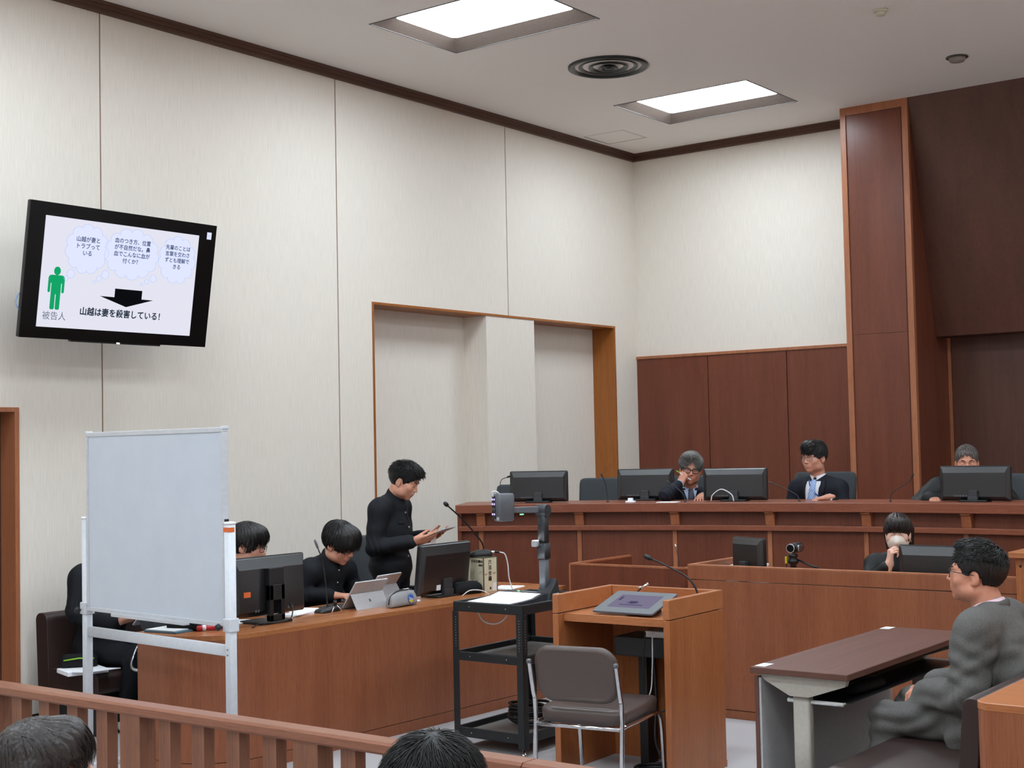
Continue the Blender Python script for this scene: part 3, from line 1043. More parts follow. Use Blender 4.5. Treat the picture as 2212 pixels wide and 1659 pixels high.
M['steel_pale'] = noise_mat('anodised_grey', '#b3b2b4', '#bebdbf', (60, 60, 60), 0.42, 0.35)
laptop('silver tablet computer on kickstand, under the typing student hands', (2.0, -6.385, DT), .0, lean=.50)
laptop('second silver tablet computer, behind the one with the kickstand logo', (1.74, -5.93, DT), .12, .27, .19, .52, False)

# pencil case with a round emblem
t = thing('pencil_case', 'grey zipped pencil case with round blue and yellow emblem', 'pencil case', (2.11, -6.225, DT), PI / 2 + .05)
rings = []
for x, s in ((-.125, .55), (-.115, .85), (-.06, 1.0), (.04, 1.04), (.10, .98), (.125, .70)):
    rings.append([(x, -.042 * s, 0), (x, .042 * s, 0), (x, .046 * s, .03 * s), (x, .034 * s, .075 * s), (x, .012 * s, .10 * s), (x, -.012 * s, .10 * s), (x, -.034 * s, .075 * s), (x, -.046 * s, .03 * s)])
o = obj('case', G().loft(rings), 'cloth_pouch', t)
sm = o.modifiers.new('soft', 'SUBSURF')
sm.levels = sm.render_levels = 2
obj('zip', G().tube(bez([(-.128, -.0, .022), (-.115, -.006, .07), (-.06, -.012, .099), (.03, -.012, .103), (.09, -.010, .094)], 6), .0045, 6), 'plastic_dark', t)
obj('zip_pull', G().tube([(.0, -.012, .106), (.03, -.03, .108), (.036, -.034, .102)], .003, 6), 'chrome', t)
em = obj('emblem', G().at((.035, -.0455, .045), (PI / 2 - .10, 0, 0)).lathe([(.027, 0), (.027, .002)], 32), 'blue', t)
g = G().at((.035, -.0478, .045), (PI / 2 - .10, 0, 0))
seg = [(.0235 * math.cos(a), .0235 * math.sin(a)) for a in [PI + .22 + (PI - .44) * i / 16 for i in range(17)]]
g.prism(seg, 'z', 0, .0006)
obj('emblem_mark', g, 'yellow', em)
g = G().at((.035, -.0479, .045), (PI / 2 - .10, 0, 0))
for k in range(5):
    x = -.016 + k * .008
    g.box((x - .0007, -.0105, 0), (x + .0007, .012 - .0022 * k, .0007))
g.tube([(-.021, .012, .0004), (.0, .002, .0004), (.020, -.004, .0004)], .0011, 4)
obj('emblem_mark', g, 'paper_white', em)
for k, ch in enumerate('GOLDEN STATE'):
    if ch == ' ':
        continue
    a = PI / 2 + .95 - k * .172
    Tm = frame_T((.035, -.0466, .045), (1, 0, 0), (0, .10, 1)) @ Matrix.Translation((.0335 * math.cos(a), .0335 * math.sin(a), 0)) @ Matrix.Rotation(a - PI / 2, 4, 'Z')
    letter(ch, .0085, 'blue', em, Tm)
for k, ch in enumerate('WARRIORS'):
    a = -PI / 2 - .66 + k * .19
    Tm = frame_T((.035, -.0478, .045), (1, 0, 0), (0, .10, 1)) @ Matrix.Translation((.0335 * math.cos(a), .0335 * math.sin(a), 0)) @ Matrix.Rotation(a + PI / 2, 4, 'Z')
    letter(ch, .0085, 'blue', em, Tm)

# microphone and mini tripod by the typing student
mic('tall thin gooseneck microphone in front of the typing student', (1.90, -6.66, DT), [(0, 0, .02), (-.01, .0, .15), (-.03, -.005, .30), (-.045, -.03, .385)], head=(.008, .055), r=.0036, base='wedge', head_mat='plastic_grey')
t = thing('mini_tripod', 'tiny silver tripod on the desk before the gooseneck microphone base', 'tripod', (1.985, -6.68, DT), .2)
obj('hub', G().tube([(0, 0, .045), (0, 0, .075)], .011, 10), 'plastic_black', t)
for a in (.6, 2.7, 4.8):
    obj('leg', G().tube([(0, 0, .055), (.05 * math.cos(a), .05 * math.sin(a), .004)], .0035, 6), 'chrome', t)


def sheet(label, x, y, rot, w, d, z=DT, th=.0025, n=1, mat='paper_white', cat='papers'):
    g = G()
    for k in range(n):
        g.at((x, y, z), (0, 0, rot + .07 * k)).box((-w / 2, -d / 2, th * k), (w / 2, d / 2, th * (k + 1)))
    return tag(obj('paper_sheet', g, mat), label, cat)


sheet('white papers between the large black monitor and the whiteboard post', 1.78, -7.36, .4, .21, .30, th=.004, n=2)
sheet('white papers on the desk before the typing student', 1.76, -6.80, .15, .24, .36, th=.004, n=3)
sheet('printed sheet under the corner of the monitor before the standing student', 1.93, -6.03, .3, .21, .15, n=2)
sheet('white sheet on the desk end beside the law book box', 2.03, -5.04, .25, .17, .24, n=2)
t = thing('file_folder', 'teal document folder lying at the rounded desk end', 'folder', (1.74, -7.72, DT), .1)
obj('cover', G().box((-.11, -.09, 0), (.13, .10, .012)), 'teal', t, .002)
obj('sheets', G().box((-.10, -.085, .012), (.11, .085, .016)), 'label_white', t)


def pouch(label, loc, yaw, l, w, h, mat='cloth_black', name='pencil_case', cat='pencil case'):
    t = thing(name, label, cat, loc, yaw)
    rings = []
    for x, s in ((-1, .55), (-.9, .85), (-.4, 1.0), (.3, 1.03), (.85, .9), (1, .6)):
        rings.append([(x * l / 2, w / 2 * s * c, h * (.5 - .5 * s) * 0 + h * max(0, q) * s) for c, q in ((-.85, 0), (.85, 0), (1, .4), (.8, .85), (.3, 1), (-.3, 1), (-.8, .85), (-1, .4))])
    o = obj('case', G().loft(rings), mat, t)
    s_ = o.modifiers.new('soft', 'SUBSURF')
    s_.levels = s_.render_levels = 2
    obj('zip', G().tube([(-l * .46, 0, h * .55), (-l * .40, 0, h * .9), (0, 0, h * 1.0), (l * .38, 0, h * .93)], .003, 6), 'plastic_dark', t)
    return t


pouch('black fabric pencil case on the desk under the whiteboard tray', (1.80, -7.66, DT), .35, .22, .09, .085)
pouch('soft black cloth bag beside the law book box', (2.03, -5.48, DT), 1.25, .22, .10, .085, name='cloth_bag', cat='bag')
t = thing('marker_pack', 'red marker pen pack lying near the rounded desk edge', 'marker', (1.93, -7.60, DT), 1.05)
obj('barrel', G().at((0, 0, .017)).tube([(-.075, 0, 0), (-.07, 0, 0), (.045, 0, 0), (.05, 0, 0)], [.010, .016, .016, .010], 12), 'red', t)
obj('cap', G().at((0, 0, .017)).tube([(.05, 0, 0), (.085, 0, 0), (.09, 0, 0)], [.0135, .0135, .009], 12), 'red', t)
obj('label', G().at((0, 0, .017)).tube([(-.045, 0, 0), (-.025, 0, 0)], [.0164, .0164], 12), 'label_white', t)

# boxed law book with a microphone on top
t = thing('law_book', 'cream boxed law book with lettered spine, carrying a microphone', 'book', (1.985, -5.285, DT), -.10)
bw, bd, bh = .20, .13, .232
obj('slipcase', G().box((-bw / 2, -bd / 2, 0), (bw / 2, bd / 2, bh)), 'card_cream', t, .002)
E = 'card_dark'
g = G()
for x in (-bw / 2, bw / 2):
    for y in (-bd / 2, bd / 2):
        g.box((x - .003, y - .003, 0), (x + .003, y + .003, bh + .002))
g.box((-bw / 2 - .001, -bd / 2 - .001, bh - .004), (bw / 2 + .001, bd / 2 + .001, bh + .003))
obj('dark_edging', g, E, t)
T1 = frame_T((bw / 2 + .0012, 0.0, .16), (0, 1, 0), (0, 0, 1))
for k, ch in enumerate('六法全書'):
    letter(ch, .034, 'ink', t, frame_T((bw / 2 + .0012, -.004, .198 - .037 * k), (0, 1, 0), (0, 0, 1)), bold=.0008)
letter('令和', .013, 'ink_red', t, frame_T((bw / 2 + .0012, -.046, .118), (0, 1, 0), (0, 0, 1)))
letter('六法', .013, 'ink_red', t, frame_T((bw / 2 + .0012, .036, .122), (0, 1, 0), (0, 0, 1)))
obj('seal', G().box((bw / 2, -.008, .016), (bw / 2 + .0012, .006, .032)), 'ink', t)
obj('label', G().box((bw / 2, .022, .006), (bw / 2 + .0012, .060, .060)), 'label_white', t)
letter('六法全書', .021, 'ink', t, frame_T((.028, -bd / 2 - .0012, .205), (1, 0, 0), (0, 0, 1)), bold=.0005)
for zz in (.205, .18):
    g = G()
    random.seed(3)
    x = .055
    while x < .09:
        w = random.choice((.0012, .002, .003))
        g.box((x, -bd / 2 - .0012, zz - .007), (x + w, -bd / 2, zz + .007))
        x += w + random.choice((.0012, .002))
    obj('barcode', g, 'ink', t)
for j, x in enumerate((-.07, -.055, -.02, -.005, .01)):
    letter('法令集条文索引', .0105, 'ink_grey', t, frame_T((x, -bd / 2 - .0012, .12 - .01 * (j % 2)), (0, 0, -1), (1, 0, 0)))
obj('print_line', G().box((.06, -bd / 2 - .0012, .135), (.09, -bd / 2, .138)).box((.06, -bd / 2 - .0012, .125), (.085, -bd / 2, .128)), 'ink_grey', t)
mz = DT + bh + .003
t = mic('black gooseneck microphone standing on top of the law book box', (1.985, -5.30, mz), [(.03, .02, .035), (.03, .02, .07), (.03, -.02, .12), (.04, -.20, .255), (.05, -.375, .362)], head=(.015, .035), r=.0052, base='none')
g = G().at((.01, .0, 0), (0, 0, -.93))
rings = []
for y, hw, z in ((-.105, .012, .006), (-.09, .03, .016), (-.02, .044, .040), (.03, .042, .046), (.075, .036, .040), (.088, .026, .018)):
    rings.append([(-hw, y, 0), (hw, y, 0), (hw, y, z * .5), (hw * .7, y, z), (-hw * .7, y, z), (-hw, y, z * .5)])
g.loft(rings)
obj('base', g, 'plastic_black', t, .002)
g = G()
g.tube([(-.01, .07, .026), (-.016, .085, .027)], .009, 10)
obj('connector', G().tube([(.068, .048, .024), (.094, .066, .026)], .011, 10), 'chrome', t)
obj('connector_boot', G().tube([(.094, .066, .026), (.120, .084, .026)], [.010, .006], 10), 'cable_black', t)
obj('cord', G().tube(bez([(.120, .084, .026), (.150, .105, .010), (.165, .115, -.06), (.17, .12, -.15), (.19, .13, -.230)], 8), .0042, 8), 'cable_white', t)
tag(obj('desk_cable', G().tube(bez([(2.10, -5.62, DT + .004), (2.12, -5.56, DT + .035), (2.16, -5.49, DT + .030), (2.19, -5.45, DT + .004)], 6), .0035, 6), 'cable_white'), 'short white cable loop at the desk edge beside the black cloth bag', 'cable')

# ------------------------------------------------------------------ television on the left wall
tvT = frame_T((.47, -7.035, 2.86), (0.008, 1, 0), (.165, 0, .986))
tv = thing('television', 'large black wall television showing a Japanese slide', 'television', (.47, -7.035, 2.86))
TW, TH = 1.455, .842


def tvbox(a, b, mi=0):
    g = G()
    g.T = tvT
    return g.box(a, b, mi)


def tvobj(name, g, mat, bev=0.0, parent=None):
    return obj(name, g, mat, parent or tv, bev, world=True)


tvobj('housing', tvbox((-TW / 2, -TH / 2, -.040), (TW / 2, TH / 2, -.004)), 'plastic_black', .008)
g = G()
g.T = tvT
bz = .004
sx0, sx1, sy0, sy1 = -TW / 2, TW / 2, -TH / 2, TH / 2
g.box((sx0, sy0, -.004), (sx1, sy1, 0))
tvobj('bezel', g, 'plastic_gloss', .002)
g = G()
g.T = tvT
g.box((-.35, -TH / 2 - .012, -.04), (.35, -TH / 2 + .002, -.008))
tvobj('speaker_bar', g, 'plastic_black', .003)
g = G()
g.T = tvT
g.box((-.004, -TH / 2 - .010, -.0085), (.02, -TH / 2 - .004, -.006))
tvobj('status_light', g, 'led_white')
g = G()
g.box((.005, -7.25, 2.66), (.03, -6.80, 3.06))
g.tube([(.02, -7.1, 2.86), (.40, -7.1, 2.86)], .03, 8).tube([(.02, -6.95, 2.86), (.40, -6.95, 2.86)], .03, 8)
tvobj('wall_mount', g, 'plastic_black')
# slide: px layout of the picture, width 1.196 m
SW, SH = 1.196, .688
SXc, SYc = -.018, -.005
slide_e = emit_mat('slide_white', '#d3d6f2', 1.0)


def tone(name, c):
    M[name] = emit_mat(name, c, 1.0)


tone('slide_bg', '#d9d9e6')
tone('slide_cloud', '#d6dcff')
tone('slide_line', '#a9bce8')
tone('slide_ink', '#1c2b3c')
tone('slide_ink2', '#3f5068')
tone('slide_grey', '#5d6c7c')
tone('slide_green', '#139c62')
tone('slide_black', '#0b0c10')
sl = tvobj('screen', (lambda g: (setattr(g, 'T', tvT), g.box((SXc - SW / 2, SYc - SH / 2, 0), (SXc + SW / 2, SYc + SH / 2, .001)))[1])(G()), 'slide_bg')
ic = tvobj('corner_icon', (lambda g: (setattr(g, 'T', tvT), g.box((TW / 2 - .080, TH / 2 - .10, 0), (TW / 2 - .042, TH / 2 - .052, .001)))[1])(G()), 'slide_cloud')
tvobj('icon_mark', (lambda g: (setattr(g, 'T', tvT), g.box((TW / 2 - .072, TH / 2 - .078, .001), (TW / 2 - .050, TH / 2 - .074, .0014)))[1])(G()), 'slide_line', parent=ic)


def sp(u, v):
    """slide coordinates: u right 0..1, v down 0..1"""
    return (SXc - SW / 2 + u * SW, SYc + SH / 2 - v * SH)


def cloud(cx, cy, rx, ry, n, tail):
    fill, line = G(), G()
    fill.T = tvT
    line.T = tvT
    c = sp(cx, cy)
    RX, RY = rx * SW, ry * SH
    pts = []
    for k in range(n):
        a = 2 * PI * k / n + .2
        pts.append((c[0] + RX * .80 * math.cos(a), c[1] + RY * .78 * math.sin(a)))
    out = []
    for k in range(n):
        a, b = Vector(pts[k]), Vector(pts[(k + 1) % n])
        m = (a + b) / 2
        d = (b - a)
        nr = Vector((d.y, -d.x)).normalized()
        for q in range(9):
            t_ = PI * (1 - q / 9)
            out.append(tuple(m + d * .5 * math.cos(t_) + nr * d.length * .36 * math.sin(t_)))
    fill.prism(out, 'z', .001, .0014)
    line.tube([(p[0], p[1], .0014) for p in out] + [(out[0][0], out[0][1], .0014)], .0013, 4)
    for (u, v, r) in tail:
        q = sp(u, v)
        ring = [(q[0] + r * SW * math.cos(2 * PI * k / 20), q[1] + r * SW * 1.0 * math.sin(2 * PI * k / 20)) for k in range(20)]
        fill.prism(ring, 'z', .001, .0014)
        line.tube([(p[0], p[1], .0014) for p in ring] + [(ring[0][0], ring[0][1], .0014)], .0013, 4)
    tvobj('thought_cloud', fill, 'slide_cloud', parent=sl)
    tvobj('cloud_outline', line, 'slide_line', parent=sl)


cloud(.265, .262, .147, .252, 11, ((.178, .500, .023), (.152, .545, .013)))
cloud(.552, .262, .206, .256, 13, ((.392, .478, .023), (.355, .522, .015), (.328, .552, .008)))
cloud(.860, .268, .140, .256, 11, ((.708, .470, .021), (.666, .508, .013), (.634, .535, .007)))


def tvtext(s, u, v, size, mat, line=1.0, bold=0.0, align='CENTER'):
    q = sp(u, v)
    me = text_mesh(s, size, .0001, align, 1.0, line)
    if bold:                      # heavier strokes: the same print laid down with tiny shifts
        bm = bmesh.new()
        for k, (dx, dy) in enumerate(((0, 0), (bold, 0), (-bold, 0), (0, bold), (0, -bold))):
            m2 = me.copy()
            m2.transform(Matrix.Translation((dx, dy, .00012 * k)))
            bm.from_mesh(m2)
            bpy.data.meshes.remove(m2)
        bm.to_mesh(me)
        bm.free()
    me.transform(tvT @ Matrix.Translation((q[0], q[1], .0019)))
    tvobj('lettering', me, mat, parent=sl)


tvtext('山越が妻と\nトラブって\nいる', .268, .240, .0365, 'slide_ink2', 1.18, .0007)
tvtext('血のつき方、位置\nが不自然だな。鼻\n血でこんなに血が\n付くか？', .552, .240, .0355, 'slide_ink2', 1.20, .0007)
tvtext('先輩のことは\n言葉を交わさ\nずとも理解で\nきる', .860, .245, .0345, 'slide_ink2', 1.22, .0007)
tvtext('山越は妻を殺害している！', .530, .838, .0555, 'slide_ink', 1.0, .0015)
tvtext('被告人', .100, .900, .057, 'slide_grey')
# arrow
g = G()
g.T = tvT
A = [(.485, .615), (.650, .600), (.650, .685), (.725, .685), (.570, .775), (.405, .700), (.485, .70)]
A = [(.464, .598), (.643, .598), (.643, .680), (.722, .680), (.545, .765), (.370, .680), (.464, .680)]
g.prism([sp(*q) for q in A][::-1], 'z', .001, .0016)
tvobj('arrow', g, 'slide_black', parent=sl)
# standing pictogram
g = G()
g.T = tvT
q = sp(.097, .487)
g.prism([(q[0] + .024 * math.cos(2 * PI * k / 20), q[1] + .027 * math.sin(2 * PI * k / 20)) for k in range(20)], 'z', .001, .0016)


def srect(u0, v0, u1, v1, r):
    a, b = sp(u0, v1), sp(u1, v0)
    g.prism(rrect(a[0], a[1], b[0], b[1], r, 4), 'z', .001, .0016)


srect(.048, .525, .146, .60, .022)
srect(.068, .545, .126, .70, .006)
srect(.048, .540, .063, .685, .008)
srect(.131, .540, .146, .685, .008)
srect(.068, .63, .0945, .838, .010)
srect(.0995, .63, .126, .838, .010)
tvobj('pictogram', g, 'slide_green', parent=sl)
tag(obj('wire_loop', G().tube(bez([(.36, -7.71, 2.725), (.40, -7.765, 2.71), (.40, -7.785, 2.665), (.40, -7.77, 2.62), (.36, -7.71, 2.595)], 8), .004, 8), 'cable_blue'), 'thin blue wire looping out behind the television edge', 'cable')

# ------------------------------------------------------------------ whiteboard on a wheeled stand
t = thing('whiteboard', 'blank white dry-erase board on a wheeled white stand', 'whiteboard', (2.225, -8.212, 0), -.098)
w2 = .612
obj('writing_surface', G().box((-w2 + .014, -.012, .912), (w2 - .014, .010, 1.815)), 'board_white', t)
for nm, a, b in (('frame_rail', (-w2, -.018, 1.812), (w2, .016, 1.836)), ('frame_rail', (-w2, -.018, .892), (w2, .016, .914)),
                 ('frame_rail', (-w2, -.018, .914), (-w2 + .018, .016, 1.812)), ('frame_rail', (w2 - .018, -.018, .914), (w2, .016, 1.812))):
    obj(nm, G().box(a, b), 'alu', t, .003)
obj('pen_tray', G().box((-.32, -.05, .884), (.33, -.018, .894)).box((-.32, -.054, .884), (.33, -.049, .902)), 'alu', t, .002)
for s in (-1, 1):
    x = s * (w2 + .026)
    obj('corner_cap', G().box((s * (w2 - .012), -.02, 1.826), (s * (w2 + .004), .018, 1.842)), 'white_metal', t, .003)
    po = obj('post', G().rbox((x - .022, -.020, .07), (x + .022, .020, 1.375), .006, 'z', n=3), 'white_metal', t)
    obj('post_cap', G().rbox((x - .023, -.021, 1.375), (x + .023, .021, 1.388), .006, 'z', n=3), 'paper_white', po)
    obj('clamp', G().box((x - .029, -.028, .872), (x + .029, .028, .935)), 'white_metal', t, .004)
    obj('clamp_knob', G().at((x - s * .03 if s > 0 else x - .02, -.03, .895), (PI / 2, 0, 0)).lathe([(.006, 0), (.006, .012), (.016, .014), (.018, .02), (.014, .03), (.001, .031)], 8), 'plastic_black', t)
    obj('hinge_block', G().box((x - s * .022, -.012, 1.30 if s > 0 else 1.33), (x - s * .030, .012, 1.40 if s > 0 else 1.36)), 'plastic_black', t)
    ft = obj('foot', G().rbox((x - .02, -.30, .05), (x + .02, .30, .085), .008, 'y', n=3), 'white_metal', t)
    for y in (-.27, .27):
        obj('caster', G().at((x, y, .025), (0, PI / 2, 0)).lathe([(.010, -.011), (.025, -.011), (.025, .011), (.010, .011)], 16), 'plastic_black', ft)
        obj('caster_fork', G().box((x - .014, y - .012, .03), (x + .014, y + .012, .052)), 'paper_white', ft, .002)
    if s > 0:
        obj('sticker', G().box((x - .023, -.0212, 1.340), (x + .0232, .010, 1.362)), 'orange', po)
        for z in (.79, .765):
            obj('bolt', G().at((x, -.020, z), (PI / 2, 0, 0)).lathe([(.006, 0), (.005, .003), (.001, .003)], 10), 'steel', po)
obj('crossbar', G().rbox((-w2 - .004, -.014, .755), (w2 + .004, .014, .808), .006, 'x', n=3), 'white_metal', t)

# ------------------------------------------------------------------ the bar: rail with balusters
t = thing('wooden_railing', 'wooden courtroom railing with square balusters, before the public seats', 'railing', (4.0, -9.44, 0))
RY0, RY1 = -9.486, -9.402
for a, b in ((0.012, 5.462), (5.466, 7.30)):
    g = G()
    prof = [(RY0 + .006, .760), (RY1 - .006, .760), (RY1, .768), (RY1, .792), (RY1 - .010, .80), (RY0 + .010, .80), (RY0, .792), (RY0, .768)]
    g.loft([[(a, y, z) for y, z in prof], [(b, y, z) for y, z in prof]], 0, False)
    obj('handrail', g, 'wood_rail', t, 0, world=True)
obj('bottom_rail', G().box((0.012, -9.47, .07), (7.3, -9.418, .13)), 'wood_rail', t, .003, world=True)
mb = G().box((-.0325, -.024, .13), (.0325, .024, .762)).mesh('baluster')
mp = G().box((-.057, -.036, 0), (.057, .036, .762)).mesh('post')
mb.materials.append(M['wood_post'])
mp.materials.append(M['wood_post'])
for k in range(-15, 21):
    x = 3.667 + .1816 * k
    if x < .1 or x > 7.2:
        continue
    big = (k % 5 == 0)
    o = bpy.data.objects.new('post' if big else 'baluster', mp if big else mb)
    COL.objects.link(o)
    o.parent = t
    o.location = (x - 4.0, -.004, 0)

# ------------------------------------------------------------------ trolley with the document camera
t = thing('av_trolley', 'black metal three-shelf trolley before the counsel desk', 'trolley', (2.765, -6.52, 0))
CW, CD = .495, .74


def tray(z0, z1, nm, lip=.006):
    s = obj(nm, G().box((.01, .01, z1 - .038), (CW - .01, CD - .01, z1 - .034)), 'cart_shelf' if nm != 'top_shelf' else 'cart_black', t)
    g = G()
    for a, b in (((0, 0, z0), (CW, .014, z1)), ((0, CD - .014, z0), (CW, CD, z1)), ((0, .014, z0), (.014, CD - .014, z1)), ((CW - .014, .014, z0), (CW, CD - .014, z1))):
        g.box(a, b)
    obj('rim', g, 'cart_black', s, .006)
    for x in (.12, .38):
        obj('screw', G().at((x, 0, (z0 + z1) / 2), (PI / 2, 0, 0)).lathe([(.004, 0), (.003, .002), (.001, .002)], 8), 'chrome', s)


tray(.778, .835, 'top_shelf')
tray(.500, .552, 'shelf')
tray(.068, .125, 'shelf')
for x, y, sx, sy in ((0, 0, 1, 1), (CW, 0, -1, 1), (0, CD, 1, -1), (CW, CD, -1, -1)):
    g = G().box((x - sx * .003, y - sy * .003, .04), (x + sx * .042, y + sy * .001, .780)).box((x - sx * .003, y - sy * .003, .04), (x + sx * .001, y + sy * .042, .780))
    lg = obj('leg', g, 'cart_black', t, .002)
    if y == 0:
        h = G()
        for k in range(12):
            z = .58 + k * .015
            h.box((x + sx * .020, y - .0045, z), (x + sx * .023, y - .002, z + .003))
            if sx < 0:
                h.box((x + .002, y + .020, z), (x + .0045, y + .023, z + .003))
        o = obj('punched_holes', h, 'plastic_light', lg)
        o['kind'] = 'stuff'
    obj('foot', G().at((x + sx * .02, y + sy * .02, 0)).lathe([(.018, 0), (.018, .012), (.008, .016), (.008, .06)], 14), 'chrome', lg)
# cable coil on the lowest shelf
g = G()
for k in range(7):
    R_ = .105 + .012 * math.sin(k * 2.1)
    ox, oy = .012 * math.cos(k * 1.7), .012 * math.sin(k * 2.3)
    g.tube([(3.03 + ox + 1.15 * R_ * math.cos(a), -6.16 + oy + R_ * math.sin(a), .122 + .0155 * k + .006 * math.sin(2 * a + k)) for a in [2 * PI * i / 36 for i in range(37)]], .0085, 8)
g.tube(bez([(3.14, -6.10, .21), (3.20, -6.02, .18), (3.22, -5.92, .16)], 6), .008, 8)
tag(obj('cable_coil', g, 'cable_black'), 'thick coil of black cable lying on the lowest trolley shelf', 'cable')
tag(obj('hanging_cable', G().tube(bez([(2.86, -6.42, .785), (2.885, -6.40, .72), (2.94, -6.39, .70), (3.0, -6.39, .71), (3.06, -6.40, .75), (3.075, -6.41, .79)], 8), .0038, 8), 'cable_white'), 'thin white cable sagging below the trolley top shelf', 'cable')
tag(obj('cable_tangle', G().tube(bez([(2.86, -5.90, .56), (2.88, -5.96, .585), (2.84, -6.02, .56), (2.89, -6.04, .57), (2.86, -6.1, .556), (2.90, -5.98, .575)], 6), .006, 6), 'cable_black'), 'short black cable lying on the middle trolley shelf', 'cable')

t = thing('document_camera', 'charcoal document camera with swing arm on the trolley top', 'document camera', (3.0, -6.33, .803))
g = G()
rings = []
for y, z in ((-.175, .030), (-.05, .034), (.05, .040), (.12, .056), (.17, .060), (.25, .060)):
    rings.append([(-.170, y, 0), (.170, y, 0), (.170, y, z), (-.170, y, z)])
g.loft(rings, 0, False)
obj('base_plate', g, 'plastic_dark', t, .003)
g = G()
rings = []
for y, z in ((-.160, .0308), (-.05, .0345), (.05, .0405), (.10, .0515), (.14, .0585)):
    rings.append([(-.150, y, z - .001), (.150, y, z - .001), (.150, y, z + .0012), (-.150, y, z + .0012)])
g.loft(rings, 0, False)
obj('stage_sheet', g, 'lit_paper', t)
obj('button_strip', G().box((-.03, .195, .060), (.09, .205, .062)), 'plastic_light', t)
obj('power_light', G().box((-.058, .193, .060), (-.047, .204, .064)), 'led_green', t)
cx, cy = .120, .222
obj('hinge_block', G().prism([(.155, .0), (.275, .0), (.275, .07), (.262, .115), (.245, .14), (.225, .11), (.18, .062)], 'x', .092, .190), 'plastic_dark', t, .004)
obj('label', G().box((.190, .205, .012), (.1912, .265, .055)), 'label_white', t)
obj('lower_column', G().rbox((cx - .024, cy - .022, .02), (cx + .024, cy + .022, .30), .008, 'z', n=3), 'plastic_grey', t)
obj('column_joint', G().rbox((cx - .031, cy - .03, .255), (cx + .031, cy + .03, .345), .008, 'z', n=3), 'plastic_dark', t)
obj('upper_column', G().rbox((cx - .026, cy - .024, .34), (cx + .026, cy + .024, .565), .008, 'z', n=3), 'plastic_dark', t)
lg = obj('lamp_head', G().rbox((cx - .052, cy - .05, .325), (cx - .014, cy + .0, .360), .008, 'y', n=3), 'plastic_light', t)
obj('lamp_window', G().box((cx - .053, cy - .045, .328), (cx - .0515, cy - .005, .355)).box((cx - .050, cy - .046, .360), (cx - .018, cy - .004, .3615)), 'led_white', lg)
obj('top_hinge', G().at((cx, cy, .535), (0, PI / 2, 0)).lathe([(.034, -.036), (.036, -.03), (.036, .03), (.034, .036)], 20), 'plastic_dark', t)
ex, ey = .018, -.02
obj('swing_arm', G().tube([(cx - .02, cy - .01, .540), (cx - .05, cy - .08, .542), (cx - .075, cy - .17, .545), (ex + .01, ey + .04, .548)], [.026, .026, .022, .020], 4, flat=(1.0, 1.25)), 'plastic_grey', t, .004)
obj('arm_light', G().box((cx - .072, cy - .13, .514), (cx - .058, cy - .11, .520)), 'led_green', t)
g = G().at((ex, ey, .565), (0, 0, -.35))
rings = []
for z, hx, hy in ((-.082, .030, .044), (-.076, .037, .052), (.02, .041, .056), (.070, .040, .055), (.078, .034, .048)):
    rings.append([(p[0], p[1], z) for p in rrect(-hx, -hy, hx, hy, .018, 4)])
g.loft(rings)
hd = obj('camera_head', g, 'plastic_grey', t)
g = G().at((ex, ey, .565), (0, 0, -.35))
g.box((-.038, -.0575, -.066), (.0, -.052, .066))
obj('control_panel', g, 'plastic_black', hd, .003)
for k, z in enumerate((.045, .018, -.010, -.040)):
    for x in (-.030, -.010):
        g = G().at((ex, ey, .565), (0, 0, -.35))
        g.box((x - .006, -.0585, z - .005), (x + .006, -.057, z + .005))
        obj('button', g, 'led_violet' if k != 2 else 'plastic_grey', hd)
g = G().at((ex, ey, .565), (0, 0, -.35))
g.tube(bez([(-.018, -.059, .06), (-.022, -.064, .085), (-.005, -.048, .09), (.0, -.03, .078)], 5), .005, 8)
obj('cord_loop', g, 'cable_white', hd)
g = G().at((ex, ey, .565), (0, 0, -.35))
g.box((.012, -.0575, -.074), (.032, -.052, -.055))
obj('label', g, 'plastic_light', hd)
g = G().at((ex, ey, .481))
g.lathe([(.03, 0), (.03, .006)], 20)
obj('lens', g, 'plastic_gloss', hd)
# the camera's own lamp over the stage
ld = bpy.data.lights.new('document_lamp', 'SPOT')
ld.energy = 34
ld.spot_size = 0.80
ld.spot_blend = .25
ld.shadow_soft_size = .02
ld.color = (.88, .93, 1)
lo = bpy.data.objects.new('document_lamp', ld)
COL.objects.link(lo)
lo.location = (3.0, -6.34, .803 + .455)

# ------------------------------------------------------------------ lectern
t = thing('lectern', 'open-backed wooden witness lectern with low rim, behind the steel-legged chair', 'lectern', (3.60, -6.705, 0), .02)
LW, LD, LH = .705, .575, .93
ps = .036
for x in (0, LW - ps):
    obj('rim_side', G().box((x, 0, .833), (x + ps, LD, LH)), 'wood_lectern_x', t, .0025)
    obj('side_panel', G().box((x, .0, 0), (x + ps, LD, .828)), 'wood_lectern', t, .0025)
obj('rim_back', G().box((ps, LD - ps, .833), (LW - ps, LD, LH)), 'wood_lectern_x', t, .0025)
obj('back_panel', G().box((ps, LD - ps, 0), (LW - ps, LD - .006, .785)), 'wood_lectern', t)
obj('shelf', G().box((ps, .05, .787), (LW - ps, LD - ps, .829)), 'wood_lectern_x', t, .002)
obj('plinth', G().box((LW - ps, -.001, 0), (LW + .002, LD + .002, .035)), 'wood_lectern', t, .002)
eq = obj('cable_box', G().box((.24, .22, .60), (LW - ps - .004, .46, .70)), 'plastic_black', t, .006)
obj('bracket', G().box((.28, .40, .0), (.33, .50, .60)), 'plastic_black', t)
obj('white_box', G().box((.42, .24, .702), (.60, .40, .735)), 'label_white', t, .003)
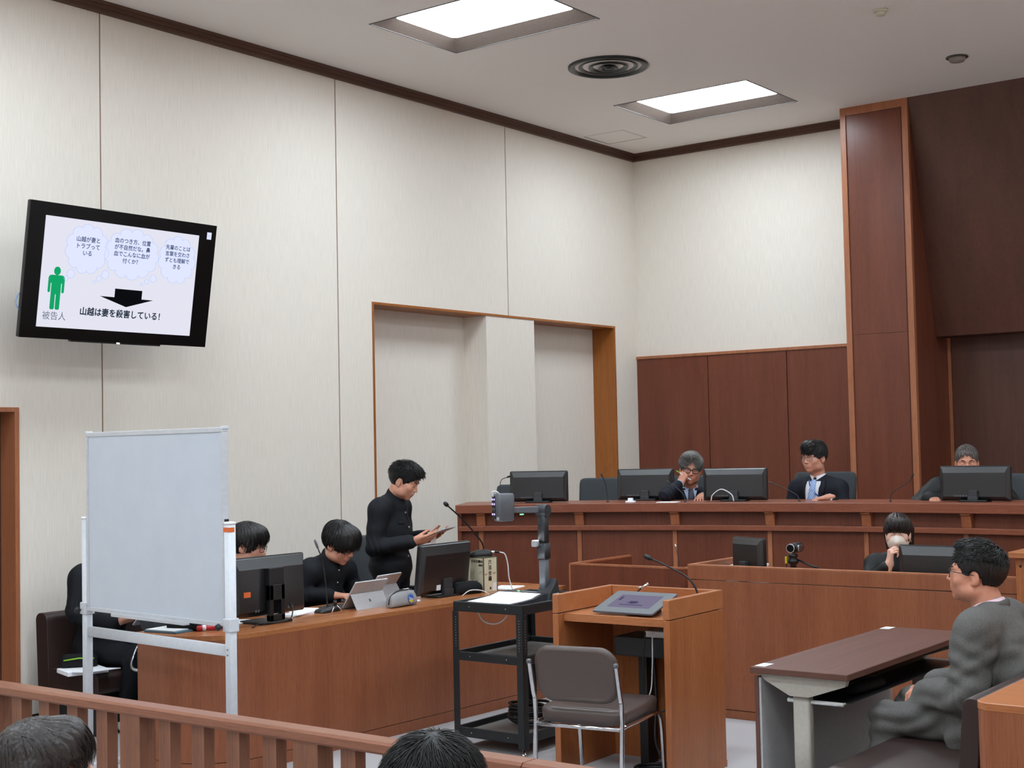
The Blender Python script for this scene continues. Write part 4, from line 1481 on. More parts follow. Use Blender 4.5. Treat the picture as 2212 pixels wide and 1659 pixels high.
for pts, r, m in (([(.50, .18, .74), (.50, .17, .55), (.49, .15, .42), (.40, .13, .33), (.36, .12, .25)], .0035, 'cable_white'),
                  ([(.47, .16, .74), (.46, .15, .6), (.46, .14, .42), (.50, .12, .36), (.58, .12, .35), (.65, .13, .40)], .004, 'cable_black'),
                  ([(.60, .22, .72), (.62, .18, .6), (.62, .16, .54), (.64, .16, .49), (.62, .16, .45), (.59, .16, .48), (.60, .16, .54)], .003, 'cable_black'),
                  ([(.62, .34, .60), (.60, .33, .35), (.52, .32, .20), (.52, .30, .10), (.62, .28, .02)], .014, 'cable_black'),
                  ([(.40, .36, .60), (.42, .34, .35), (.46, .26, .15), (.58, .22, .012)], .008, 'cable_black')):
    obj('cable', G().tube(bez(pts, 8), r, 8), m, t)
g = G()
for k in range(3):
    g.tube([(.52 + (.12 + .01 * k) * math.cos(a), .20 + (.09 + .008 * k) * math.sin(a), .012 + .014 * k) for a in [2 * PI * i / 28 for i in range(29)]], .009, 6)
tag(obj('floor_cable_coil', (lambda g: g)(g), 'cable_black'), 'coil of black cables on the floor inside the lectern', 'cable').location = (3.60, -6.705, 0)

# pen display on the lectern
t = thing('pen_display', 'dark grey tilted pen display lying on the lectern shelf', 'tablet', (3.985, -6.425, .829), .0)
Tp = Matrix.Translation((0, -.205, .010)) @ Matrix.Rotation(.29, 4, 'X')
g = G()
g.T = Tp
g.rbox((-.185, 0, 0), (.185, .275, .011), .014, 'z')
obj('body', g, 'plastic_grey', t, .002)
g = G()
g.T = Tp
g.box((-.128, .062, .0105), (.128, .225, .0118))
tone('display_violet', '#746e86')
tone('display_mark', '#4a4560')
scn = obj('screen', g, 'display_violet', t)
g = G()
g.T = Tp
g.box((-.03, .125, .0118), (.02, .145, .0123)).prism([(-.05, .125), (-.005, .110), (.04, .125)], 'z', .0118, .0123)
g.box((-.07, .092, .0118), (.07, .100, .0123)).box((-.11, .15, .0118), (-.095, .195, .0123))
obj('screen_marks', g, 'display_mark', scn)
obj('stand', G().box((-.10, .0, 0), (.10, .025, .070)), 'plastic_black', t)
mic('black gooseneck microphone rising from the lectern corner', (4.19, -6.20, .829), [(0, 0, 0), (-.002, .0, .09), (-.05, -.01, .165), (-.17, -.02, .225), (-.265, -.03, .262)], head=(.014, .045), r=.0052, base='round')
t = thing('cable_connectors', 'bundle of silver plugs and cables behind the pen display', 'cable', (3.86, -6.235, .829))
obj('plug', G().tube([(0, 0, .10), (.035, .02, .125)], [.007, .008], 8).tube([(-.03, .01, .10), (.0, .02, .105)], [.005, .006], 8), 'chrome', t)
obj('cord', G().tube(bez([(-.06, -.02, .01), (-.10, -.01, .03), (-.06, .02, .06), (0, 0, .10)], 6), .004, 6), 'cable_black', t)
obj('cord', G().tube(bez([(.30, -.14, .006), (.28, -.12, .03), (.27, -.06, .02), (.20, -.02, .006)], 6), .004, 6), 'cable_white', t)

# ------------------------------------------------------------------ steel stacking chair
t = thing('stacking_chair', 'taupe vinyl chair with chrome legs, back turned, before the lectern', 'chair', (4.03, -6.92, 0), .17)
# local: faces +y
g = G()
rings = []
for z, i, dz in ((.378, .03, 0), (.384, .005, 0), (.435, .0, 0), (.452, .010, 0), (.458, .05, 0)):
    rings.append([(p[0], p[1], z - .02 * math.cos(p[0] / .25 * PI / 2) * (1 if z > .43 else .8) * (1 if p[1] < 0 else .6)) for p in rrect(-.225 + i, -.24 + i, .225 - i, .25 - i, .06, 6)])
g.loft(rings)
obj('seat', g, 'vinyl_taupe', t)
g = G()
rings = []
for dy, i in ((-.006, .022), (0, .004), (.03, 0), (.04, .006), (.046, .03)):
    rr_ = rrect(-.216 + i, .487 + i, .216 - i, .752 - i, .085 - i, 7)
    rings.append([(x, -.262 + dy + .05 * (1 - (x / .228) ** 2) * -.4 - (z - .55) * .20, z - .012 * (1 - (x / .23) ** 2) * (1 if z < .62 else -.2)) for x, z in rr_])
g.loft([r[::-1] for r in rings])
obj('backrest', g, 'vinyl_taupe', t)
for s in (-1, 1):
    x = s * .228
    obj('leg', G().tube([(x, -.318, .675), (x, -.312, .665), (x, -.278, .53), (x, -.262, .49), (x, -.256, .40), (x, -.285, .02), (x, -.286, .0)], .0115, 12), 'chrome', t)
    obj('leg', G().tube(bez([(x, -.256, .375), (x, -.05, .372), (x, .15, .375), (x, .215, .36), (x, .245, .30), (x, .262, .15), (x, .275, .0)], 6), .0115, 12), 'chrome', t)
    obj('leg_cap', G().tube([(x, -.319, .668), (x, -.3205, .684), (x, -.321, .687)], [.0125, .0125, .006], 12), 'plastic_grey', t)
    obj('bolt', G().at((x, -.274, .495), (PI / 2, 0, 0)).lathe([(.007, 0), (.006, .004), (.001, .004)], 10), 'steel', t)
obj('stretcher', G().tube([(-.228, -.256, .365), (.228, -.256, .365)], .010, 10), 'chrome', t)
obj('stretcher', G().tube([(-.228, .12, .372), (.228, .12, .372)], .009, 10), 'chrome', t)

# ------------------------------------------------------------------ folding table on the right
t = thing('folding_table', 'brown topped folding table with beige leg, before the man in grey suit', 'table', (4.985, -7.15, 0))
TX, TY = .46, 1.545
obj('tabletop', G().box((0, 0, .692), (TX, TY, .72)), 'wood_table', t, .003)
for y in (.06, TY - .10):
    obj('hinge_plate', G().prism([(.02, .690), (TX - .02, .690), (TX - .03, .660), (.26, .600), (.17, .600), (.05, .66)][::-1], 'y', y - .02, y + .012), 'beige_metal', t, .002)
    obj('column', G().rbox((.172, y, .06), (.252, y + .05, .665), .012, 'z', n=3), 'beige_metal', t)
    obj('foot', G().rbox((.02, y + .002, .03), (.44, y + .048, .065), .012, 'z', n=3), 'beige_metal', t)
    for x in (.05, .41):
        obj('caster', G().at((x, y + .025, .022), (0, PI / 2, 0)).lathe([(.006, -.012), (.022, -.012), (.022, .012), (.006, .012)], 14), 'plastic_black', t)
    obj('shelf_arm', G().tube([(.14, y + .025, .575), (.40, y + .025, .575)], .009, 8), 'label_white', t)
obj('modesty_panel', G().box((.030, .025, .10), (.040, TY - .035, .672)), 'panel_grey', t)
obj('modesty_edge', G().box((.012, .018, .10), (.030, TY - .03, .676)), 'wood_table', t)
obj('foot_rail', G().tube([(.05, .10, .17), (.20, .085, .17)], .009, 8), 'label_white', t)
obj('book_tray', G().box((.24, .10, .578), (.42, TY - .12, .583)).box((.24, .10, .583), (.246, TY - .12, .66)), 'plastic_black', t)
obj('tray_rail', G().tube([(.40, .08, .578), (.40, TY - .1, .578)], .005, 6), 'beige_metal', t)
obj('under_beam', G().box((.12, .06, .655), (.30, TY - .08, .690)), 'plastic_black', t)
for x, y, lab in ((5.018, -7.075, 'white label card on the near corner of the brown folding table'), (5.018, -5.66, 'white label card on the far corner of the brown folding table')):
    c = thing('label_card', lab, 'card', (x, y, .7202), 0)
    obj('card', G().box((-.025, -.045, 0), (.025, .045, .0008)), 'label_white', c)
    obj('print_line', G().box((-.012, -.03, .0008), (-.008, .03, .0011)).box((.004, -.025, .0008), (.008, .02, .0011)), 'plastic_light', c)
pouch('dark fabric pouch lying in the tray under the brown folding table', (5.33, -6.72, .584), 1.5, .30, .12, .05, 'cloth_black', 'fabric_pouch', 'pouch')


# ------------------------------------------------------------------ padded benches
def settee(label, loc, yaw, length, zseat, zback, seat_d, back_t, lean, z0=.28):
    """near end at local x=0, runs along +x; sits towards -y... the back stands at y=0..-back_t"""
    t = thing('padded_bench', label, 'bench', loc, yaw)
    g = G()
    prof = rrect(-back_t, z0, 0, zback, back_t * .42, 5)
    g.loft([[(0, y - lean * (z0 + .2 - z) * 0 + lean * (z - z0), z) for y, z in prof], [(length, y + lean * (z - z0), z) for y, z in prof]], 0, True)
    obj('backrest', g, 'vinyl_brown', t, .004)
    g = G().box((.0, -back_t - .006, zseat - .01), (length, -back_t + .001, zback - .08))
    prof = rrect(-seat_d, zseat - .13, -back_t + .02, zseat, .035, 5)
    g = G().loft([[(.0, y, z) for y, z in prof], [(length, y, z) for y, z in prof]], 0, True)
    obj('seat', g, 'vinyl_brown', t, .004)
    obj('base', G().box((.03, -seat_d + .05, .0), (length - .03, -back_t + .0, zseat - .125)), 'plastic_black', t)
    return t


# left wall: runs along +Y, its back against the wall (local +x = world +Y, local -y = world +X)
settee('dark leather bench against the left wall, seen past the whiteboard', (0.155, -7.47, 0), PI / 2, 1.9, .385, .725, .60, .12, .05, .0)
# right: runs along +Y, faces -X (towards the table)
t = settee('dark leather bench carrying the man in grey suit', (6.15, -5.40, 0), -PI / 2, 2.36, .425, .785, .64, .07, .09, .0)

t = thing('notebook', 'thick open white notebook on the near end of the leather bench', 'notebook', (.65, -7.48, .387), -.30)
obj('page_block', G().box((-.15, -.13, 0), (.06, .12, .026)), 'paper_white', t, .003)
obj('loose_pages', G().at((.10, .02, .028), (0, -.10, .1)).box((-.10, -.12, 0), (.14, .10, .004)), 'paper_white', t)
t = thing('zip_pouch', 'black pouch with green zip on top of the white notebook', 'pouch', (.53, -7.44, .416), .9)
obj('case', G().loft([[(x, -.05 * s, 0), (x, .05 * s, 0), (x, .035 * s, .075 * s), (x, -.035 * s, .075 * s)] for x, s in ((-.11, .7), (-.09, 1), (.09, 1), (.11, .7))], 0, False), 'cloth_black', t, .012)
obj('zip', G().tube([(-.09, -.052, .045), (.0, -.050, .055), (.09, -.050, .05)], .0045, 6), 'green_zip', t)

# ------------------------------------------------------------------ wooden partition at the right edge
t = thing('wooden_partition', 'low wooden partition with rounded corner, behind the leather bench', 'partition', (6.24, -7.90, 0))
prof = [(.0, 2.0)] + [(.05 - .05 * math.cos(a), .05 - .05 * math.sin(a)) for a in (0, .4, .8, 1.2, PI / 2)] + [(1.3, .0), (1.3, 2.0)]
obj('body', G().prism(prof, 'z', 0, .772), 'wood_desk', t)
obj('top', G().prism([(x - .002 if x < .01 else x, y - .002 if y < .01 else y) for x, y in prof], 'z', .772, .80), 'wood_lectern_x', t, .003)

# ------------------------------------------------------------------ people: implicit bodies polygonised into one mesh each
from mathutils.bvhtree import BVHTree
from mathutils import noise as mnoise
V3 = np.array


def nrm(v):
    v = np.asarray(v, float)
    return v / max(1e-9, np.linalg.norm(v))


def rot_to(yaw=0, pitch=0, roll=0):
    """head/local rotation: columns right, forward, up; yaw turns left (+), pitch nods down (+), roll tips towards the right shoulder (+); degrees"""
    y, p, r = math.radians(yaw), math.radians(-pitch), math.radians(roll)
    Rz = np.array([[math.cos(y), -math.sin(y), 0], [math.sin(y), math.cos(y), 0], [0, 0, 1]])
    Rx = np.array([[1, 0, 0], [0, math.cos(p), -math.sin(p)], [0, math.sin(p), math.cos(p)]])
    Ry = np.array([[math.cos(r), 0, math.sin(r)], [0, 1, 0], [-math.sin(r), 0, math.cos(r)]])
    return Rz @ Rx @ Ry


class SDF:
    def __init__(s):
        s.p = []

    def cone(s, a, b, r1, r2=None, mat=0, k=.02, flat=None, op='add'):
        s.p.append(('cone', V3(a, float), V3(b, float), r1, r1 if r2 is None else r2, flat, mat, k, op))
        return s

    def chain(s, pts, rs, mat=0, k=.02, flat=None, op='add'):
        for i in range(len(pts) - 1):
            s.cone(pts[i], pts[i + 1], rs[i], rs[i + 1], mat, k, flat, op)
        return s

    def ell(s, c, r, mat=0, k=.02, R=None, op='add'):
        s.p.append(('ell', V3(c, float), V3(r, float), np.eye(3) if R is None else R, None, None, mat, k, op))
        return s

    def frame(s, n0, c, R, sc=1.0):
        """moves the primitives added since index n0 from a local frame into the frame (c, R)"""
        c = V3(c, float)
        for i in range(n0, len(s.p)):
            q = list(s.p[i])
            if q[0] == 'cone':
                q[1] = c + R @ (q[1] * sc)
                q[2] = c + R @ (q[2] * sc)
                q[3] *= sc
                q[4] *= sc
                if q[5] is not None:
                    q[5] = (R @ V3(q[5][0], float), q[5][1])
            else:
                q[1] = c + R @ (q[1] * sc)
                q[2] = q[2] * sc
                q[3] = R @ q[3]
            q[7] *= sc
            s.p[i] = tuple(q)
        return s

    def bbox(s):
        lo, hi = np.full(3, 1e9), np.full(3, -1e9)
        for q in s.p:
            if q[8] != 'add':
                continue
            a, b = s.box(q)
            lo, hi = np.minimum(lo, a), np.maximum(hi, b)
        return lo, hi

    def box(s, q):
        if q[0] == 'cone':
            f = max(1.0, q[5][1]) if q[5] is not None else 1.0
            r = max(q[3], q[4]) * f
            return np.minimum(q[1], q[2]) - r, np.maximum(q[1], q[2]) + r
        e = np.sqrt(((q[3] * q[2][None, :]) ** 2).sum(1))
        return q[1] - e, q[1] + e

    def grid(s, h, lo=None, hi=None):
        if lo is None:
            lo, hi = s.bbox()
        lo = lo - 3 * h
        n = np.ceil((hi + 3 * h - lo) / h).astype(int) + 1
        F = np.full(n, .08, np.float32)
        Dm = np.full(n, 1.0, np.float32)
        Mi = np.full(n, -1, np.int16)
        ax = [lo[i] + h * np.arange(n[i]) for i in range(3)]
        for q in s.p:
            a, b = s.box(q)
            pad = q[7] + 4 * h
            i0 = np.maximum(0, np.floor((a - pad - lo) / h).astype(int))
            i1 = np.minimum(n, np.ceil((b + pad - lo) / h).astype(int) + 1)
            if np.any(i1 <= i0):
                continue
            sl = tuple(slice(i0[i], i1[i]) for i in range(3))
            X = ax[0][sl[0]][:, None, None].astype(np.float32)
            Y = ax[1][sl[1]][None, :, None].astype(np.float32)
            Z = ax[2][sl[2]][None, None, :].astype(np.float32)
            if q[0] == 'cone':
                A, B = q[1].copy(), q[2] - q[1]
                qx, qy, qz = X - A[0], Y - A[1], Z - A[2]
                fac = 1.0
                if q[5] is not None:
                    w, sc = q[5]
                    w = nrm(w)
                    e = 1 / sc - 1
                    dw = (qx * w[0] + qy * w[1] + qz * w[2]) * e
                    qx, qy, qz = qx + w[0] * dw, qy + w[1] * dw, qz + w[2] * dw
                    B = B + w * (B @ w) * e
                    fac = min(1.0, sc)
                L = max(1e-9, B @ B)
                t = np.clip((qx * B[0] + qy * B[1] + qz * B[2]) / L, 0, 1)
                d = np.sqrt((qx - t * B[0]) ** 2 + (qy - t * B[1]) ** 2 + (qz - t * B[2]) ** 2) - (q[3] + (q[4] - q[3]) * t)
                d = d * fac
            else:
                R = q[3]
                x, y, z = X - q[1][0], Y - q[1][1], Z - q[1][2]
                l = [x * R[0, i] + y * R[1, i] + z * R[2, i] for i in range(3)]
                k0 = np.sqrt(sum((l[i] / q[2][i]) ** 2 for i in range(3)))
                k1 = np.sqrt(sum((l[i] / q[2][i] ** 2) ** 2 for i in range(3)))
                d = k0 * (k0 - 1) / np.maximum(k1, 1e-6)
            f = F[sl]
            k = max(q[7], 1e-4)
            if q[8] == 'add':
                hh = np.clip(.5 + .5 * (f - d) / k, 0, 1)
                F[sl] = f * (1 - hh) + d * hh - k * hh * (1 - hh)
                dm = Dm[sl]
                m = d < dm
                dm[m] = d[m]
                Mi[sl][m] = q[6]
            else:
                d = -d
                hh = np.clip(.5 - .5 * (f - d) / k, 0, 1)
                F[sl] = f * (1 - hh) + d * hh + k * hh * (1 - hh)
        return F, Mi, lo, h


def polygonise(F, Mi, lo, h):
    """surface nets"""
    S_ = F < 0
    n = F.shape
    c = np.zeros(tuple(k - 1 for k in n), np.int8)
    for dx in (0, 1):
        for dy in (0, 1):
            for dz in (0, 1):
                c += S_[dx:n[0] - 1 + dx, dy:n[1] - 1 + dy, dz:n[2] - 1 + dz]
    act = (c > 0) & (c < 8)
    ids = -np.ones(c.shape, np.int64)
    I = np.argwhere(act)
    ids[act] = np.arange(len(I))
    P = np.zeros((len(I), 3))
    W = np.zeros(len(I))
    E_ = [((0, 0, 0), (1, 0, 0)), ((0, 1, 0), (1, 1, 0)), ((0, 0, 1), (1, 0, 1)), ((0, 1, 1), (1, 1, 1)),
          ((0, 0, 0), (0, 1, 0)), ((1, 0, 0), (1, 1, 0)), ((0, 0, 1), (0, 1, 1)), ((1, 0, 1), (1, 1, 1)),
          ((0, 0, 0), (0, 0, 1)), ((1, 0, 0), (1, 0, 1)), ((0, 1, 0), (0, 1, 1)), ((1, 1, 0), (1, 1, 1))]
    for a, b in E_:
        fa = F[I[:, 0] + a[0], I[:, 1] + a[1], I[:, 2] + a[2]]
        fb = F[I[:, 0] + b[0], I[:, 1] + b[1], I[:, 2] + b[2]]
        m = (fa < 0) != (fb < 0)
        t = np.where(m, fa / np.where(m, fa - fb, 1), 0)
        p = np.array(a)[None] + t[:, None] * (np.array(b) - np.array(a))[None]
        P[m] += p[m]
        W += m
    P = (I + P / np.maximum(W, 1)[:, None]) * h + lo
    Q = []
    for axn in range(3):
        o1, o2 = [(1, 2), (2, 0), (0, 1)][axn]
        s0 = [slice(None)] * 3
        s1 = [slice(None)] * 3
        s0[axn] = slice(0, n[axn] - 1)
        s1[axn] = slice(1, n[axn])
        ch = S_[tuple(s0)] != S_[tuple(s1)]
        J = np.argwhere(ch)
        J = J[(J[:, o1] > 0) & (J[:, o2] > 0) & (J[:, o1] < n[o1] - 1) & (J[:, o2] < n[o2] - 1)]
        ins = S_[J[:, 0], J[:, 1], J[:, 2]]
        q = []
        for da, db in ((-1, -1), (0, -1), (0, 0), (-1, 0)):
            K = J.copy()
            K[:, o1] += da
            K[:, o2] += db
            q.append(ids[K[:, 0], K[:, 1], K[:, 2]])
        q = np.stack(q, 1)
        q[~ins] = q[~ins][:, ::-1]
        Q.append(q)
    Q = np.concatenate(Q)
    Q = Q[(Q >= 0).all(1)]
    G_ = np.clip(np.rint((P - lo) / h).astype(int), 0, np.array(n) - 1)
    # material: nearest grid corner that carries one
    mv = Mi[G_[:, 0], G_[:, 1], G_[:, 2]]
    # relax once so the grid does not show
    for _ in range(2):
        acc = np.zeros_like(P)
        cnt = np.zeros(len(P))
        for i in range(4):
            a, b = Q[:, i], Q[:, (i + 1) % 4]
            np.add.at(acc, a, P[b])
            np.add.at(cnt, a, 1)
        P = P * .5 + .5 * acc / np.maximum(cnt, 1)[:, None]
    return P, Q, mv


def normals(P, Q):
    fn = np.cross(P[Q[:, 2]] - P[Q[:, 0]], P[Q[:, 3]] - P[Q[:, 1]])
    N = np.zeros_like(P)
    for i in range(4):
        np.add.at(N, Q[:, i], fn)
    return N / np.maximum(1e-12, np.linalg.norm(N, axis=1))[:, None]


def np_mesh(name, parts, g=None):
    """joins (P, Q, face material) pieces and an optional G into one mesh"""
    vs, fs, ms, sm = [], [], [], []
    o = 0
    for P, Q, m in parts:
        vs.append(P)
        fs += [tuple(q) for q in (Q + o).tolist()]
        ms += list(m)
        sm += [True] * len(Q)
        o += len(P)
    vv = np.concatenate(vs).tolist() if vs else []
    if g:
        vv += [list(p) for p in g.v]
        fs += [tuple(i + o for i in f) for f in g.f]
        ms += g.m
        sm += g.s
    me = bpy.data.meshes.new(name)
    me.from_pydata(vv, [], fs)
    me.polygons.foreach_set('material_index', [int(x) for x in ms])
    me.polygons.foreach_set('use_smooth', sm)
    me.update()
    return me


# materials of people
def skin_mat(name, c1, c2):
    m = noise_mat(name, c1, c2, (45, 45, 45), 0.5, 0, 0.15, 0.35, 4.0, (500, 500, 500))
    b = m.node_tree.nodes['Principled BSDF']
    b.inputs['Subsurface Weight'].default_value = .12
    b.inputs['Subsurface Radius'].default_value = (.012, .005, .003)
    return m


M['skin_a'] = skin_mat('skin_a', '#c08a74', '#cc9680')
M['skin_b'] = skin_mat('skin_b', '#c99079', '#d69d85')
M['skin_c'] = skin_mat('skin_c', '#bb8068', '#c88c74')
M['skin_f'] = skin_mat('skin_f', '#d3a593', '#dcb09d')
M['lips'] = skin_mat('lips', '#b07060', '#ba7c6b')
M['lips_f'] = skin_mat('lips_soft', '#b7786c', '#c08276')
M['hair_black'] = noise_mat('hair_black', '#0c0b0c', '#1a1817', (160, 160, 22), 0.42, 0, 0.5, 0.4, 3.0)
M['hair_brown'] = noise_mat('hair_dark_brown', '#18110f', '#281d1a', (160, 160, 22), 0.36, 0, 0.5, 0.5, 3.0)
M['hair_grey'] = noise_mat('hair_grey', '#393836', '#8b8985', (190, 190, 40), 0.5, 0, 0.5, 0.35, 3.0, None, (.36, .66))
M['hair_thin'] = noise_mat('hair_thin_grey', '#322d2b', '#6f6762', (210, 210, 40), 0.5, 0, 0.5, 0.35, 3.0, None, (.34, .7))
M['hair_fade'] = noise_mat('hair_fade', '#6d4f45', '#4a3a35', (300, 300, 300), 0.6, 0, 0.3, 0.2)
M['brow'] = noise_mat('brow_hair', '#1d1715', '#2a211d', (300, 300, 300), 0.7)
M['eye_white'] = noise_mat('eye_white', '#c9c0b8', '#d3cac2', (50, 50, 50), 0.25)
M['iris'] = noise_mat('iris_dark', '#120d0b', '#1c1411', (50, 50, 50), 0.15)
M['gakuran'] = noise_mat('uniform_black', '#111318', '#181b21', (350, 350, 350), 0.75, 0, 0.3, 0.25)
M['navy'] = noise_mat('suit_navy', '#14161f', '#1c1f2a', (350, 350, 350), 0.75, 0, 0.3, 0.25)
M['robe'] = noise_mat('robe_black', '#0e0f11', '#16181a', (350, 350, 350), 0.55, 0, 0.3, 0.3)
M['suit_grey'] = noise_mat('suit_grey', '#504f4d', '#696765', (230, 230, 230), 0.85, 0, 0.4, 0.2, 3.0)
M['shirt_white'] = noise_mat('shirt_white', '#cdd1da', '#d9dde5', (60, 60, 60), 0.7)
M['shirt_blue'] = noise_mat('shirt_pale_blue', '#a9b9d6', '#b6c5e0', (60, 60, 60), 0.7)
M['shirt_pink'] = noise_mat('shirt_pink', '#d3b4be', '#ddc0c9', (60, 60, 60), 0.7)
M['mask'] = noise_mat('mask_beige', '#cfc6bb', '#d9d0c6', (40, 40, 40), 0.8)
M['frame_black'] = noise_mat('spectacle_black', '#141416', '#1c1c1f', (60, 60, 60), 0.3)
M['frame_metal'] = noise_mat('spectacle_metal', '#5a5458', '#6a6468', (60, 60, 60), 0.3, .6)
M['gold'] = noise_mat('gold', '#c79a3a', '#d3a646', (60, 60, 60), 0.25, 1.0)
M['shoe_white'] = noise_mat('shoe_white', '#cfcbc6', '#dcd8d3', (60, 60, 60), 0.5)
M['shoe_black'] = noise_mat('shoe_black', '#101010', '#191919', (60, 60, 60), 0.35)
M['lanyard'] = noise_mat('lanyard_blue', '#2a4b9c', '#3355aa', (60, 60, 60), 0.6)


def stripe_mat(name, a, b, freq, ang, width=.5):
    m, nt, bs = base_mat(name, .6)
    tc = nd(nt, 'ShaderNodeTexCoord')
    mp = nd(nt, 'ShaderNodeMapping')
    mp.inputs['Rotation'].default_value = (0, ang, 0)
    nt.links.new(tc.outputs['Object'], mp.inputs[0])
    w = nd(nt, 'ShaderNodeTexWave', i_Scale=freq)
    w.bands_direction = 'X'
    nt.links.new(mp.outputs[0], w.inputs[0])
    r = ramp(nt, [(width - .08, lin(a)), (width + .08, lin(b))])
    nt.links.new(w.outputs['Fac'], r.inputs[0])
    nt.links.new(r.outputs[0], bs.inputs['Base Color'])
    return m


def dot_mat(name, a, b, freq):
    m, nt, bs = base_mat(name, .6)
    tc = nd(nt, 'ShaderNodeTexCoord')
    mp = nd(nt, 'ShaderNodeMapping')
    mp.inputs['Scale'].default_value = (freq, .01, freq)
    mp.inputs['Rotation'].default_value = (0, .78, 0)
    nt.links.new(tc.outputs['Object'], mp.inputs[0])
    w = nd(nt, 'ShaderNodeTexVoronoi', i_Scale=1.0, i_Randomness=0.0)
    nt.links.new(mp.outputs[0], w.inputs[0])
    r = ramp(nt, [(.22, lin(b)), (.30, lin(a))])
    nt.links.new(w.outputs['Distance'], r.inputs[0])
    nt.links.new(r.outputs[0], bs.inputs['Base Color'])
    return m


M['tie_blue'] = stripe_mat('tie_blue_stripe', '#6f8fc4', '#a8bbdc', 22, .7)
M['tie_dots'] = dot_mat('tie_navy_dots', '#161b2c', '#98a4bd', 95)


def smoothnoise(p, f, seed=0.0):
    return (np.sin(p[..., 0] * f + 1.3 * np.sin(p[..., 1] * f * .7 + seed) + seed) + np.sin(p[..., 1] * f * 1.1 + 1.7 * np.sin(p[..., 2] * f * .8 + seed * 2)) + np.sin(p[..., 2] * f * .9 + 1.1 * np.sin(p[..., 0] * f * 1.2 + seed * 3))) / 3


# head ------------------------------------------------------------------
def head_prims(s, c, R, sc, female=False, lipmat=1, fat=0.0, eyes='open', old=False, open_mouth=0.0):
    n0 = len(s.p)
    w = .94 if female else 1.0
    s.ell((0, -.014, .032), (.075 * w, .097, .086), 0, .02)
    s.ell((0, .030, -.020), (.064 * w + fat * .5, .064, .082), 0, .025)
    s.ell((0, .026, -.066), (.052 * w + fat, .056, .045 + fat * .3), 0, .03)
    s.ell((0, .068, -.098), (.020 * w, .017, .015), 0, .022)
    for q in (-1, 1):
        s.ell((q * .040 * w, .056, -.028), (.026 + fat * .4, .024, .024), 0, .025)
        s.ell((q * .050 * w, .010, -.072), (.016 + fat, .035, .022), 0, .03)
        if not female:
            s.cone((q * .014, .086, .017), (q * .046 * w, .072, .019), .0085, .007, 0, .014)
        s.ell((q * .031 * w, .0945, -.002), (.017, .010, .0105), 0, .010, None, 'sub')
        s.ell((q * .031 * w, .0735, -.002), (.015, .0135, .012), 0, .004)
        s.cone((q * .019 * w, .0865, .0025), (q * .043 * w, .0795, .0025), .0044, .0036, 0, .004)
        s.cone((q * .020 * w, .0855, -.0105), (q * .042 * w, .079, -.009), .0036, .003, 0, .004)
    s.chain([(0, .086, .010), (0, .094, -.012), (0, .1055, -.030)], [.0075, .0085, .0098], 0, .010)
    for q in (-1, 1):
        s.ell((q * .0105, .0965, -.034), (.0078, .0095, .0075), 0, .006)
        s.ell((q * .0055, .1025, -.0405), (.0028, .004, .0025), 0, .003, None, 'sub')
    s.ell((0, .082, -.060), (.026, .014, .018), 0, .016)
    o = open_mouth
    s.cone((-.018, .0835, -.0605), (.018, .0835, -.0605), .0036, None, lipmat, .004)
    s.ell((0, .0900, -.0592), (.013, .0050, .0036), lipmat, .004)
    s.ell((0, .0885, -.0672 - o), (.0135, .0055, .0042), lipmat, .004)
    s.cone((-.016, .094, -.0632 - o * .5), (.016, .094, -.0632 - o * .5), .0014 + o * .4, None, 0, .002, None, 'sub')
    for q in (-1, 1):
        Re = rot_to(q * 22, 0, 0) @ rot_to(0, 12, 0)
        s.ell((q * (.0765 * w), -.010, -.012), (.0075, .0185, .031), 0, .006, Re)
        s.ell((q * (.0835 * w), -.006, -.008), (.004, .0095, .017), 0, .004, Re, 'sub')
        s.ell((q * (.0745 * w), -.004, -.036), (.0065, .010, .009), 0, .006)
    s.frame(n0, c, R, sc)
    return s


def hand_prims(s, W, f, n, side, curl=(.5, .5, .5, .5), spread=.0, thumb=(.6, .65, .35), tcurl=.3, mat=0, sc=1.0, bend=(1.0, 1.1, .7)):
    """W wrist, f finger direction, n palm normal, side +1 right hand / -1 left hand"""
    W, f = V3(W, float), nrm(f)
    n = nrm(V3(n, float) - f * (V3(n, float) @ f))
    u = np.cross(f, n) * side
    us = (.0285, .0095, -.0095, -.0270)
    fs_ = (.088, .092, .087, .077)
    ls = ((.042, .026, .020), (.046, .029, .021), (.043, .027, .020), (.034, .021, .018))
    rr = (.0090, .0092, .0088, .0078)
    s.cone(W - f * .03, W + f * .02, .026 * sc, .027 * sc, mat, .015, (n, .72))
    for i in range(4):
        kn = W + (f * fs_[i] + u * us[i]) * sc
        s.cone(W + (f * .02 + u * us[i] * .62) * sc, kn, .0135 * sc, .0112 * sc, mat, .012)
        p = kn
        a = 0.0
        d0 = nrm(f + u * spread * (1.5 - i) / 1.5)
        for j in range(3):
            a += curl[i] * bend[j]
            d = d0 * math.cos(a) + n * math.sin(a)
            q = p + d * ls[i][j] * sc
            r0 = rr[i] * (1 - .10 * j) * sc
            s.cone(p, q, r0, r0 * .90, mat, .004)
            p = q
    d = nrm(f * thumb[0] + u * thumb[1] + n * thumb[2])
    p = W + (f * .020 + u * .020 + n * .004) * sc
    q = p + d * .043 * sc
    s.cone(p, q, .0150 * sc, .0115 * sc, mat, .014)
    for j, (l, r) in enumerate(((.033, .0100), (.027, .0088))):
        d = nrm(d + (f * .9 - u * .5 + n * .2) * tcurl)
        p, q = q, q + d * l * sc
        s.cone(p, q, r * 1.08 * sc, r * .92 * sc, mat, .004)
    return s


